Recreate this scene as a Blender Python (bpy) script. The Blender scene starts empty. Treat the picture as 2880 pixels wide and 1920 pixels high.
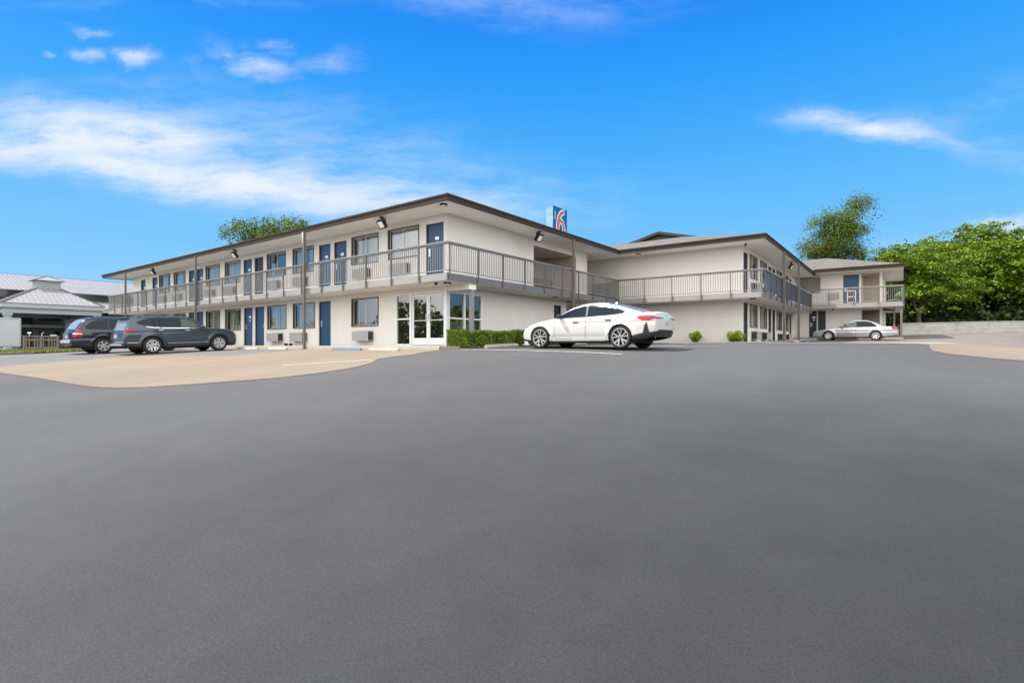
import bpy, bmesh, math, random
import numpy as np
from mathutils import Vector, Matrix
rnd = random.Random(7)
SC = bpy.context.scene
R = math.radians

# ------------------------------------------------------------------ camera
cam_d = bpy.data.cameras.new('camera'); cam = bpy.data.objects.new('camera', cam_d)
SC.collection.objects.link(cam); SC.camera = cam
CX, CY, CZ = 13.967, -14.506, 0.05
cam.location = (CX, CY, CZ); cam.rotation_euler = (R(90), 0, R(36.76))
cam_d.sensor_width = 36.0; cam_d.lens = 36.0 * 1472 / 2880
cam_d.shift_y = 8.0 / 2880
cam_d.clip_start = 0.1; cam_d.clip_end = 3000

# ------------------------------------------------------------------ sky and sun
SUN_EL, SUN_AZ = R(56), None
sun_dir = Vector((-0.80, -0.60, 0)).normalized()       # towards the sun, in plan
sun_dir = Vector((sun_dir.x * math.cos(SUN_EL), sun_dir.y * math.cos(SUN_EL), math.sin(SUN_EL)))
sd = bpy.data.lights.new('sun', 'SUN'); so = bpy.data.objects.new('sun', sd); SC.collection.objects.link(so)
sd.energy = 3.35; sd.angle = R(0.55); sd.color = (1.0, 0.955, 0.89)
so.rotation_euler = (-sun_dir).to_track_quat('-Z', 'Y').to_euler()
so.location = sun_dir * 60

def build_world():
    w = bpy.data.worlds.new('World'); SC.world = w; w.use_nodes = True
    nt = w.node_tree; N = nt.nodes; L = nt.links; N.clear()
    out = N.new('ShaderNodeOutputWorld'); bg = N.new('ShaderNodeBackground')
    L.new(bg.outputs[0], out.inputs[0])
    def val(s, v):
        if isinstance(v, (int, float)): s.default_value = v
        else: L.new(v, s)
    def math_(op, a, b=0.0, c=None, clamp=False):
        n = N.new('ShaderNodeMath'); n.operation = op; n.use_clamp = clamp
        val(n.inputs[0], a); val(n.inputs[1], b)
        if c is not None: val(n.inputs[2], c)
        return n.outputs[0]
    def smooth(x, a, b):
        n = N.new('ShaderNodeMapRange'); n.interpolation_type = 'SMOOTHSTEP'
        val(n.inputs[0], x); n.inputs[1].default_value = a; n.inputs[2].default_value = b
        n.inputs[3].default_value = 0; n.inputs[4].default_value = 1
        return n.outputs[0]
    tc = N.new('ShaderNodeTexCoord')
    sky = N.new('ShaderNodeTexSky'); sky.sky_type = 'NISHITA'; sky.sun_disc = False
    sky.sun_elevation = SUN_EL; sky.sun_rotation = math.atan2(sun_dir.x, sun_dir.y)
    sky.air_density = 1.0; sky.dust_density = 0.4; sky.ozone_density = 2.5
    # turn the direction so that +Y looks north-west over the motel
    vr = N.new('ShaderNodeVectorRotate'); vr.rotation_type = 'Z_AXIS'; vr.inputs['Angle'].default_value = -R(36.76)
    L.new(tc.outputs['Generated'], vr.inputs['Vector'])
    sp = N.new('ShaderNodeSeparateXYZ'); L.new(vr.outputs[0], sp.inputs[0])
    X, Y, Z = sp.outputs
    Yc = math_('MAXIMUM', Y, 0.05)
    u = math_('DIVIDE', X, Yc); v = math_('DIVIDE', Z, Yc)
    # deep blue of the clear air, by height
    ramp = N.new('ShaderNodeValToRGB'); L.new(Z, ramp.inputs[0])
    cr = ramp.color_ramp; cr.interpolation = 'B_SPLINE'
    cols = [(0.0, (.37, .71, 1)), (.10, (.27, .63, 1)), (.22, (.14, .53, 1)), (.36, (.05, .43, 1)), (.52, (.002, .27, 1)), (.8, (.01, .14, .75))]
    cr.elements[0].position = cols[0][0]; cr.elements[0].color = cols[0][1] + (1,)
    cr.elements[1].position = cols[-1][0]; cr.elements[1].color = cols[-1][1] + (1,)
    for p, c in cols[1:-1]:
        e = cr.elements.new(p); e.color = c + (1,)
    SKY_GAIN = 1.0
    gain = N.new('ShaderNodeVectorMath'); gain.operation = 'SCALE'; gain.inputs[3].default_value = 8.4 * SKY_GAIN
    L.new(ramp.outputs[0], gain.inputs[0])
    mixs = N.new('ShaderNodeMix'); mixs.data_type = 'RGBA'; mixs.inputs[0].default_value = 0.95
    L.new(sky.outputs[0], mixs.inputs[6]); L.new(gain.outputs[0], mixs.inputs[7])
    # warped chart for the clouds in view
    cmb = N.new('ShaderNodeCombineXYZ'); L.new(u, cmb.inputs[0]); L.new(v, cmb.inputs[1])
    nz = N.new('ShaderNodeTexNoise'); nz.inputs['Scale'].default_value = 5.0; nz.inputs['Detail'].default_value = 6; nz.inputs['Roughness'].default_value = .6
    L.new(cmb.outputs[0], nz.inputs['Vector'])
    sub = N.new('ShaderNodeVectorMath'); sub.operation = 'SUBTRACT'; sub.inputs[1].default_value = (.5, .5, .5); L.new(nz.outputs['Color'], sub.inputs[0])
    scl = N.new('ShaderNodeVectorMath'); scl.operation = 'MULTIPLY'; scl.inputs[1].default_value = (.13, .055, 0); L.new(sub.outputs[0], scl.inputs[0])
    wv = N.new('ShaderNodeVectorMath'); wv.operation = 'ADD'; L.new(cmb.outputs[0], wv.inputs[0]); L.new(scl.outputs[0], wv.inputs[1])
    nz3 = N.new('ShaderNodeTexNoise'); nz3.inputs['Scale'].default_value = 22; nz3.inputs['Detail'].default_value = 5
    L.new(cmb.outputs[0], nz3.inputs['Vector'])
    sub3 = N.new('ShaderNodeVectorMath'); sub3.operation = 'SUBTRACT'; sub3.inputs[1].default_value = (.5, .5, .5); L.new(nz3.outputs['Color'], sub3.inputs[0])
    scl3 = N.new('ShaderNodeVectorMath'); scl3.operation = 'MULTIPLY'; scl3.inputs[1].default_value = (.045, .03, 0); L.new(sub3.outputs[0], scl3.inputs[0])
    wv3 = N.new('ShaderNodeVectorMath'); wv3.operation = 'ADD'; L.new(wv.outputs[0], wv3.inputs[0]); L.new(scl3.outputs[0], wv3.inputs[1])
    # (centre u, v), half length, half thickness, tilt in degrees, strength, ragged
    blobs = [(-.82, .405, .30, .07, -2, .9, 0), (-.66, .395, .13, .04, -6, .7, 0), (-.98, .36, .28, .05, -8, .45, 0), (-.62, .315, .50, .05, -10, .85, 0), (-.28, .285, .50, .045, -6, .62, 0),
             (-.55, .37, .62, .17, -5, .42, 0), (-.97, .47, .16, .05, -10, .3, 0), (-.2, .30, .55, .10, -4, .25, 0),
             (-.80, .598, .06, .016, -8, .5, 1), (-.81, .552, .05, .022, -12, .55, 1), (-.728, .546, .06, .028, -8, .72, 1), (-.88, .558, .02, .008, 0, .5, 1),
             (-.60, .53, .06, .035, -15, .22, 1), (-.50, .540, .13, .042, -14, .62, 1), (-.455, .571, .05, .024, -10, .5, 1), (-.345, .545, .12, .04, 6, .4, 1), (-.31, .556, .07, .016, 0, .35, 1), (-.415, .3605, .022, .006, 3, .55, 1),
             (-.10, .665, .42, .055, -12, .30, 0), (.2, .655, .22, .045, 0, .2, 0), (-.7, .66, .5, .03, 0, .2, 0),
             (.665, .412, .20, .034, -7, 1.0, 0), (.84, .452, .22, .045, 14, .26, 0), (.92, .375, .26, .045, -14, .30, 0), (.95, .215, .15, .045, 0, .95, 1), (.80, .19, .12, .03, 0, .35, 1), (.1, .29, .3, .03, -3, .12, 0)]
    tot = None
    for bu, bv, ru, rv, ang, st, rag in blobs:
        m = N.new('ShaderNodeMapping'); m.vector_type = 'TEXTURE'
        m.inputs['Location'].default_value = (bu, bv, 0); m.inputs['Rotation'].default_value = (0, 0, R(ang)); m.inputs['Scale'].default_value = (ru, rv, 1)
        L.new((wv3 if rag else wv).outputs[0], m.inputs['Vector'])
        ln = N.new('ShaderNodeVectorMath'); ln.operation = 'LENGTH'; L.new(m.outputs[0], ln.inputs[0])
        mr = N.new('ShaderNodeMapRange'); mr.interpolation_type = 'SMOOTHSTEP'
        L.new(ln.outputs['Value'], mr.inputs[0]); mr.inputs[1].default_value = 1.25 if not rag else 1.1; mr.inputs[2].default_value = 0.0 if not rag else .15
        mr.inputs[3].default_value = 0; mr.inputs[4].default_value = st
        tot = mr.outputs[0] if tot is None else math_('MAXIMUM', tot, mr.outputs[0]) if rag else math_('ADD', tot, math_('MULTIPLY', mr.outputs[0], math_('SUBTRACT', 1.0, tot)))
    # fibrous streaks
    mp = N.new('ShaderNodeMapping'); mp.inputs['Scale'].default_value = (3.2, 15, 1); mp.inputs['Rotation'].default_value = (0, 0, R(7)); L.new(wv.outputs[0], mp.inputs[0])
    n2 = N.new('ShaderNodeTexNoise'); n2.inputs['Scale'].default_value = 1; n2.inputs['Detail'].default_value = 7; n2.inputs['Roughness'].default_value = .62; L.new(mp.outputs[0], n2.inputs['Vector'])
    n5 = N.new('ShaderNodeTexNoise'); n5.inputs['Scale'].default_value = 1; n5.inputs['Detail'].default_value = 9; n5.inputs['Roughness'].default_value = .68
    mp5 = N.new('ShaderNodeMapping'); mp5.inputs['Scale'].default_value = (9, 34, 1); mp5.inputs['Rotation'].default_value = (0, 0, R(9)); L.new(wv.outputs[0], mp5.inputs[0]); L.new(mp5.outputs[0], n5.inputs['Vector'])
    fib = math_('ADD', math_('MULTIPLY', n2.outputs['Fac'], .55), math_('MULTIPLY', n5.outputs['Fac'], .45))
    fray = smooth(math_('ADD', fib, math_('MULTIPLY', tot, .24)), .41, .80)
    front = math_('MULTIPLY', math_('MULTIPLY', tot, fray), math_('MULTIPLY', smooth(Y, .02, .2), 1.12), clamp=True)
    # unseen bright cloud overhead and behind the viewer, added as fill light
    n4 = N.new('ShaderNodeTexNoise'); n4.inputs['Scale'].default_value = 2.2; n4.inputs['Detail'].default_value = 4; L.new(vr.outputs[0], n4.inputs['Vector'])
    back = math_('MULTIPLY', smooth(n4.outputs['Fac'], .20, .36), math_('MAXIMUM', smooth(Y, .1, -.2), math_('MULTIPLY', smooth(Z, .66, .85), .30)))
    cl = N.new('ShaderNodeMix'); cl.data_type = 'RGBA'; L.new(front, cl.inputs[0]); L.new(mixs.outputs[2], cl.inputs[6])
    cl.inputs[7].default_value = (6.9, 7.5, 8.4, 1)
    c2 = N.new('ShaderNodeMix'); c2.data_type = 'RGBA'; L.new(back, c2.inputs[0]); L.new(cl.outputs[2], c2.inputs[6]); c2.inputs[7].default_value = (23.5, 22.8, 21.8, 1)
    L.new(c2.outputs[2], bg.inputs[0]); bg.inputs[1].default_value = 0.06
build_world()
SC.view_settings.view_transform = 'Standard'; SC.view_settings.look = 'None'
SC.view_settings.exposure = 1.0; SC.view_settings.gamma = 1.0
SC.render.engine = 'CYCLES'
SC.cycles.max_bounces = 8; SC.cycles.transparent_max_bounces = 12; SC.cycles.caustics_reflective = False; SC.cycles.caustics_refractive = False

# ------------------------------------------------------------------ helpers
def tag(o, label=None, cat=None, group=None, kind=None):
    if label: o['label'] = label
    if cat: o['category'] = cat
    if group: o['group'] = group
    if kind: o['kind'] = kind
    return o
def link(o, parent=None):
    SC.collection.objects.link(o)
    if parent is not None: o.parent = parent
    return o
def thing(name, label, cat, loc=(0, 0, 0), rz=0, group=None):
    o = bpy.data.objects.new(name, None); o.empty_display_size = .2
    o.location = loc; o.rotation_euler = (0, 0, rz); link(o); tag(o, label, cat, group); return o

class Frame:
    """u along a wall, d out of it, z up"""
    def __init__(s, o, u, n): s.o = Vector(o); s.u = Vector(u); s.n = Vector(n)
    def __call__(s, u, d, z):
        p = s.o + s.u * u + s.n * d; return (p.x, p.y, p.z + z)
ID = Frame((0, 0, 0), (1, 0, 0), (0, 1, 0))
class MB:
    def __init__(s, fr=ID): s.v = []; s.f = []; s.mi = []; s.fr = fr; s.m = 0
    def face(s, pts):
        k = len(s.v); s.v += [tuple(p) for p in pts]; s.f.append(tuple(range(k, k + len(pts)))); s.mi.append(s.m)
    def q(s, *uvz): s.face([s.fr(*p) for p in uvz])
    def box(s, u0, u1, d0, d1, z0, z1):
        P = [s.fr(u, d, z) for z in (z0, z1) for d in (d0, d1) for u in (u0, u1)]
        k = len(s.v); s.v += P
        for f in ((0, 1, 3, 2), (4, 6, 7, 5), (0, 4, 5, 1), (2, 3, 7, 6), (0, 2, 6, 4), (1, 5, 7, 3)):
            s.f.append(tuple(k + i for i in f)); s.mi.append(s.m)
        return s
    def beam(s, a, b, w, h=None, up=(0, 0, 1)):
        h = h or w; a = Vector(a); b = Vector(b); d = (b - a).normalized(); up = Vector(up)
        if abs(d.dot(up)) > .98: up = Vector((1, 0, 0))
        x = d.cross(up).normalized() * w / 2; y = x.cross(d).normalized() * h / 2
        k = len(s.v)
        for p in (a, b):
            s.v += [tuple(p + x * i + y * j) for i, j in ((-1, -1), (1, -1), (1, 1), (-1, 1))]
        for f in ((0, 3, 2, 1), (4, 5, 6, 7), (0, 1, 5, 4), (1, 2, 6, 5), (2, 3, 7, 6), (3, 0, 4, 7)):
            s.f.append(tuple(k + i for i in f)); s.mi.append(s.m)
        return s
    def tube(s, pts, r, n=8, caps=True):
        pts = [Vector(p) for p in pts]; rs = r if isinstance(r, (list, tuple)) else [r] * len(pts)
        k = len(s.v); m = len(pts)
        for i, p in enumerate(pts):
            d = (pts[min(i + 1, m - 1)] - pts[max(i - 1, 0)]).normalized()
            a = d.cross(Vector((0, 0, 1)) if abs(d.z) < .9 else Vector((1, 0, 0))).normalized(); b = d.cross(a)
            for j in range(n):
                t = 2 * math.pi * j / n; s.v.append(tuple(p + (a * math.cos(t) + b * math.sin(t)) * rs[i]))
        for i in range(m - 1):
            for j in range(n):
                s.f.append((k + i * n + j, k + i * n + (j + 1) % n, k + (i + 1) * n + (j + 1) % n, k + (i + 1) * n + j)); s.mi.append(s.m)
        if caps:
            s.f.append(tuple(k + j for j in range(n))[::-1]); s.mi.append(s.m)
            s.f.append(tuple(k + (m - 1) * n + j for j in range(n))); s.mi.append(s.m)
        return s
    def lathe(s, prof, c=(0, 0, 0), axis='z', n=20):
        k = len(s.v); c = Vector(c)
        for r, h in prof:
            for j in range(n):
                t = 2 * math.pi * j / n; a, b = r * math.cos(t), r * math.sin(t)
                p = Vector((a, b, h)) if axis == 'z' else Vector((a, h, b))
                s.v.append(tuple(c + p))
        for i in range(len(prof) - 1):
            for j in range(n):
                f = (k + i * n + j, k + i * n + (j + 1) % n, k + (i + 1) * n + (j + 1) % n, k + (i + 1) * n + j)
                s.f.append(f if axis == 'z' else f[::-1]); s.mi.append(s.m)
        return s
    def prism(s, poly, z0, z1):
        k = len(s.v); n = len(poly)
        s.v += [(p[0], p[1], z0) for p in poly] + [(p[0], p[1], z1) for p in poly]
        s.f.append(tuple(range(k + n, k + 2 * n))); s.f.append(tuple(range(k, k + n))[::-1]); s.mi += [s.m, s.m]
        for i in range(n):
            j = (i + 1) % n; s.f.append((k + i, k + j, k + n + j, k + n + i)); s.mi.append(s.m)
        return s
    def build(s, name, mats, parent=None, smooth=False, bevel=0, fix=True, auto=None):
        me = bpy.data.meshes.new(name); me.from_pydata(s.v, [], s.f)
        mats = mats if isinstance(mats, (list, tuple)) else [mats]
        for m in mats: me.materials.append(m)
        if len(mats) > 1: me.polygons.foreach_set('material_index', s.mi)
        if fix and len(s.f) < 60000:
            b = bmesh.new(); b.from_mesh(me); bmesh.ops.recalc_face_normals(b, faces=b.faces); b.to_mesh(me); b.free()
        if smooth: me.polygons.foreach_set('use_smooth', [True] * len(me.polygons))
        me.update()
        o = bpy.data.objects.new(name, me); link(o, parent)
        if bevel:
            md = o.modifiers.new('bevel', 'BEVEL'); md.width = bevel; md.segments = 2; md.limit_method = 'ANGLE'
        return o
def np_mesh(name, V, F, mats, parent=None, smooth=False, mi=None):
    V = np.ascontiguousarray(V, dtype=np.float32); F = np.ascontiguousarray(F, dtype=np.int32)
    me = bpy.data.meshes.new(name); me.vertices.add(len(V)); me.vertices.foreach_set('co', V.ravel())
    k = F.shape[1]; me.loops.add(F.size); me.loops.foreach_set('vertex_index', F.ravel())
    me.polygons.add(len(F)); me.polygons.foreach_set('loop_start', np.arange(0, F.size, k, dtype=np.int32)); me.polygons.foreach_set('loop_total', np.full(len(F), k, np.int32))
    mats = mats if isinstance(mats, (list, tuple)) else [mats]
    for m in mats: me.materials.append(m)
    if mi is not None: me.polygons.foreach_set('material_index', np.asarray(mi, np.int32))
    if smooth: me.polygons.foreach_set('use_smooth', np.ones(len(F), bool))
    me.update(calc_edges=True); me.validate()
    return link(bpy.data.objects.new(name, me), parent)

# ------------------------------------------------------------------ materials
def mat(name, col, rough=.6, metal=0, spec=None, coat=0, noise=None, bump=None, col2=None, emit=None, coords='Object', streak=None, isl=None, trans=None):
    """principled material; noise=(scale, amount[, stretch]) varies the colour, bump=(scale, strength, distance)"""
    m = bpy.data.materials.new(name); m.use_nodes = True; nt = m.node_tree; N = nt.nodes; L = nt.links
    b = N['Principled BSDF']; b.inputs['Base Color'].default_value = (*col, 1); b.inputs['Roughness'].default_value = rough; b.inputs['Metallic'].default_value = metal
    if spec is not None: b.inputs['Specular IOR Level'].default_value = spec
    if coat: b.inputs['Coat Weight'].default_value = coat; b.inputs['Coat Roughness'].default_value = .04
    tc = N.new('ShaderNodeTexCoord'); src = tc.outputs[coords]
    last = None
    if noise:
        mp = N.new('ShaderNodeMapping'); mp.inputs['Scale'].default_value = noise[2] if len(noise) > 2 else (1, 1, 1); L.new(src, mp.inputs[0])
        n = N.new('ShaderNodeTexNoise'); n.inputs['Scale'].default_value = noise[0]; n.inputs['Detail'].default_value = 6; n.inputs['Roughness'].default_value = .6; L.new(mp.outputs[0], n.inputs['Vector'])
        mr = N.new('ShaderNodeMapRange'); L.new(n.outputs['Fac'], mr.inputs[0]); mr.inputs[1].default_value = .3; mr.inputs[2].default_value = .7
        mx = N.new('ShaderNodeMix'); mx.data_type = 'RGBA'; L.new(mr.outputs[0], mx.inputs[0])
        c2 = col2 or tuple(c * (1 - noise[1]) for c in col)
        mx.inputs[6].default_value = (*c2, 1); mx.inputs[7].default_value = (*col, 1); last = mx.outputs[2]
    if isl:
        g = N.new('ShaderNodeNewGeometry'); mx = N.new('ShaderNodeMix'); mx.data_type = 'RGBA'
        pw = N.new('ShaderNodeMath'); pw.operation = 'POWER'; L.new(g.outputs['Random Per Island'], pw.inputs[0]); pw.inputs[1].default_value = 1.5
        L.new(pw.outputs[0], mx.inputs[0]); mx.inputs[6].default_value = (*col, 1); mx.inputs[7].default_value = (*isl, 1)
        if last is not None: L.new(last, mx.inputs[6])
        last = mx.outputs[2]
    if last is not None: L.new(last, b.inputs['Base Color'])
    if bump:
        n = N.new('ShaderNodeTexNoise'); n.inputs['Scale'].default_value = bump[0]; n.inputs['Detail'].default_value = 4; L.new(src, n.inputs['Vector'])
        bp = N.new('ShaderNodeBump'); bp.inputs['Strength'].default_value = bump[1]; bp.inputs['Distance'].default_value = bump[2]; L.new(n.outputs['Fac'], bp.inputs['Height']); L.new(bp.outputs[0], b.inputs['Normal'])
    if trans:
        t = N.new('ShaderNodeBsdfTranslucent'); a = N.new('ShaderNodeMixShader'); a.inputs[0].default_value = trans
        if last is not None: L.new(last, t.inputs[0])
        else: t.inputs[0].default_value = (*col, 1)
        L.new(b.outputs[0], a.inputs[1]); L.new(t.outputs[0], a.inputs[2]); L.new(a.outputs[0], N['Material Output'].inputs[0])
    if emit: b.inputs['Emission Color'].default_value = (*col, 1); b.inputs['Emission Strength'].default_value = emit
    return m
def glass_mat(name, tint=(.75, .8, .8), refl=1.0, base=.10):
    m = bpy.data.materials.new(name); m.use_nodes = True; nt = m.node_tree; N = nt.nodes; L = nt.links; N.clear()
    o = N.new('ShaderNodeOutputMaterial'); t = N.new('ShaderNodeBsdfTransparent'); t.inputs[0].default_value = (*tint, 1)
    g = N.new('ShaderNodeBsdfGlossy'); g.inputs['Roughness'].default_value = .015
    fr = N.new('ShaderNodeFresnel'); fr.inputs[0].default_value = 1.5
    ad = N.new('ShaderNodeMath'); ad.operation = 'MULTIPLY_ADD'; ad.use_clamp = True; L.new(fr.outputs[0], ad.inputs[0]); ad.inputs[1].default_value = refl; ad.inputs[2].default_value = base
    mx = N.new('ShaderNodeMixShader'); L.new(ad.outputs[0], mx.inputs[0]); L.new(t.outputs[0], mx.inputs[1]); L.new(g.outputs[0], mx.inputs[2]); L.new(mx.outputs[0], o.inputs[0])
    return m

M = {}
M['wall'] = mat('painted_stucco', (.685, .668, .645), .85, noise=(1.1, .06, (1, 1, .4)), bump=(60, .25, .01))
M['soffit'] = mat('painted_soffit', (.75, .725, .69), .8, noise=(.9, .08), bump=(8, .08, .01))
M['sunlitgrey'] = mat('sunlit_slab_edge_paint', (.265, .26, .255), .6, noise=(1.5, .12))  # lighter copy of the slab edge grey, with sunlight put into the colour
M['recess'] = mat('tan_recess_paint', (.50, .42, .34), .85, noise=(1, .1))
M['grey'] = mat('grey_trim_paint', (.125, .13, .14), .6, noise=(1.5, .12))  # on the side slab edges, the darker copy with shade put into the colour
M['postgrey'] = mat('dark_grey_post_paint', (.125, .115, .105), .5, noise=(2, .12))
M['balgrey'] = mat('light_grey_baluster_paint', (.205, .207, .21), .5)
M['railtop'] = mat('weathered_handrail_paint', (.17, .172, .175), .55, noise=(3, .2))
M['bluegrey'] = mat('blue_grey_rail_paint', (.065, .078, .10), .5, noise=(2, .1))
M['fascia'] = mat('brown_fascia', (.050, .038, .030), .8, noise=(2, .2), spec=.15)
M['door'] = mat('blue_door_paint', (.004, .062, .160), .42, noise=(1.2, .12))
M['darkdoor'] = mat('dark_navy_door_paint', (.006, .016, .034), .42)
M['bronze'] = mat('bronze_window_frame', (.085, .072, .06), .45, metal=.3)
M['alu'] = mat('pale_aluminium', (.62, .62, .60), .4, metal=.3)
M['whiteframe'] = mat('white_door_frame', (.72, .75, .76), .4)
M['jamb'] = mat('dark_door_jamb', (.06, .05, .045), .6)
M['steel'] = mat('brushed_steel', (.7, .7, .7), .3, metal=.9)
M['plate'] = mat('white_number_plate', (.8, .8, .8), .4)
M['curtain'] = mat('sheer_curtain', (.85, .85, .83), .9, trans=.3)
M['glass'] = glass_mat('window_glass', (.86, .89, .88), 1.2, .20)
M['lobbyglass'] = glass_mat('lobby_glass', (.70, .75, .72), 1.1, .16)
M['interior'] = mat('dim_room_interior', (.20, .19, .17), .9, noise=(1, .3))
M['acbox'] = mat('air_conditioner_case', (.38, .395, .41), .5, noise=(2, .12))
M['acdark'] = mat('dark_louvre', (.03, .028, .026), .6)
M['shingle'] = None
M['concrete'] = mat('walkway_concrete', (.34, .30, .25), .85, noise=(1.5, .16), bump=(40, .2, .01))
M['white'] = mat('white_paint', (.62, .61, .59), .6, noise=(6, .1))
M['black'] = mat('black_plastic', (.015, .015, .016), .5)
M['lens'] = mat('floodlight_lens', (.78, .78, .72), .25)
M['stopwhite'] = mat('worn_white_concrete', (.42, .40, .36), .85, noise=(9, .3), bump=(30, .4, .01))
M['stopblue'] = mat('worn_blue_concrete', (.10, .22, .29), .8, noise=(9, .3), bump=(30, .4, .01))

def shingle(name, c1, c2, sc):
    m = mat(name, c1, .9); nt = m.node_tree; N = nt.nodes; L = nt.links; b = N['Principled BSDF']
    tc = N.new('ShaderNodeTexCoord'); br = N.new('ShaderNodeTexBrick'); L.new(tc.outputs['Object'], br.inputs['Vector'])
    br.inputs['Scale'].default_value = sc; br.inputs['Color1'].default_value = (*c1, 1); br.inputs['Color2'].default_value = (*c2, 1); br.inputs['Mortar'].default_value = (*[c * .5 for c in c2], 1)
    br.inputs['Mortar Size'].default_value = .02; br.inputs['Brick Width'].default_value = .35; br.inputs['Row Height'].default_value = .16
    n = N.new('ShaderNodeTexNoise'); n.inputs['Scale'].default_value = 1.3; n.inputs['Detail'].default_value = 5; L.new(tc.outputs['Object'], n.inputs['Vector'])
    mx = N.new('ShaderNodeMix'); mx.data_type = 'RGBA'; mx.blend_type = 'MULTIPLY'; mx.inputs[0].default_value = .5; L.new(br.outputs[0], mx.inputs[6]); L.new(n.outputs['Fac'], mx.inputs[7]); L.new(mx.outputs[2], b.inputs['Base Color'])
    return m
M['shingle'] = shingle('asphalt_shingle', (.215, .20, .175), (.14, .13, .115), 1.0)

def metal_roof():
    m = mat('ribbed_metal_roof', (.6, .57, .56), .45, metal=.1); nt = m.node_tree; N = nt.nodes; L = nt.links; b = N['Principled BSDF']
    return m
M['metalroof'] = mat('pale_metal_roof', (.29, .285, .285), .42, metal=.15, noise=(.6, .1))
M['metalrib'] = mat('roof_rib', (.20, .185, .18), .45, metal=.15)

# ------------------------------------------------------------------ ground
CAMPTS = [(-2,0,-1.62),(0,1.5,-1.5),(-6,3,-1.42),(6,3,-1.38),(-14,5,-1.25),(14,5,-1.05),(-12,8,-1.15),(0,8,-.84),(12,8,-.82),(0,12,-.44),(6,12,-.38),(12,13,-.38),
(-10.2,12.7,-.98),(-16.6,17,-.80),(-24,17,-.95),(-7,16,-.5),(2.0,16.4,-.11),(.8,17.3,-.09),(-2.2,17.6,-.17),(-8,22.2,-.16),(-15.65,22.8,-.38),(-14,25,-.26),(-17,29,-.22),(-24,33,-.28),(-22,24,-.45),
(-24.5,25,-.50),(-33,36,-.40),(-45,57,-.35),(-70,60,-.3),(8,18,-.02),(6,24,.02),(6,29,.05),(11.68,26.4,.11),(15,24,.10),(18,29,.17),(16,18,-.02),(20,24,.1),
(20.5,36.5,.36),(21.8,36,.29),(24,34,.29),(28,33,.36),(31,41,.72),(36,44,.9),(45,46,1.15),(16,16,-.33),(20,20,-.1),(26,26,.2),(34,34,.5),(26,16,-.3),(19.5,38.5,.42),(0,30,.05),(-10,36,0),(-20,42,-.1),
(30,60,1.2),(50,70,1.6),(0,60,.2),(-30,80,0)]        # surveyed heights (metres right of / ahead of / above the viewer's spot)
_P = np.array([(X * .8012 - Y * .5984 + CX, X * .5984 + Y * .8012 + CY, z) for X, Y, z in CAMPTS])
def _tps(r2): return .5 * r2 * np.log(r2 + 1e-9)
_n = len(_P); _K = _tps(((_P[:, None, :2] - _P[None, :, :2]) ** 2).sum(-1)) + np.eye(_n) * 6.0
_M = np.zeros((_n + 3, _n + 3)); _M[:_n, :_n] = _K; _M[:_n, _n] = 1; _M[:_n, _n + 1:] = _P[:, :2]; _M[_n, :_n] = 1; _M[_n + 1:, :_n] = _P[:, :2].T
_W = np.linalg.solve(_M, np.r_[_P[:, 2], 0, 0, 0])
def gza(x, y):
    x = np.asarray(x, float); y = np.asarray(y, float)
    dx, dy = x + 5., y - 18.; r = np.sqrt(dx * dx + dy * dy) + 1e-9; k = np.where(r > 62., 62. / r, 1.); px, py = -5. + dx * k, 18. + dy * k
    return _tps((px[..., None] - _P[:, 0]) ** 2 + (py[..., None] - _P[:, 1]) ** 2) @ _W[:_n] + _W[_n] + _W[_n + 1] * px + _W[_n + 2] * py
def gz(x, y): return float(gza(x, y))

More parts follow.
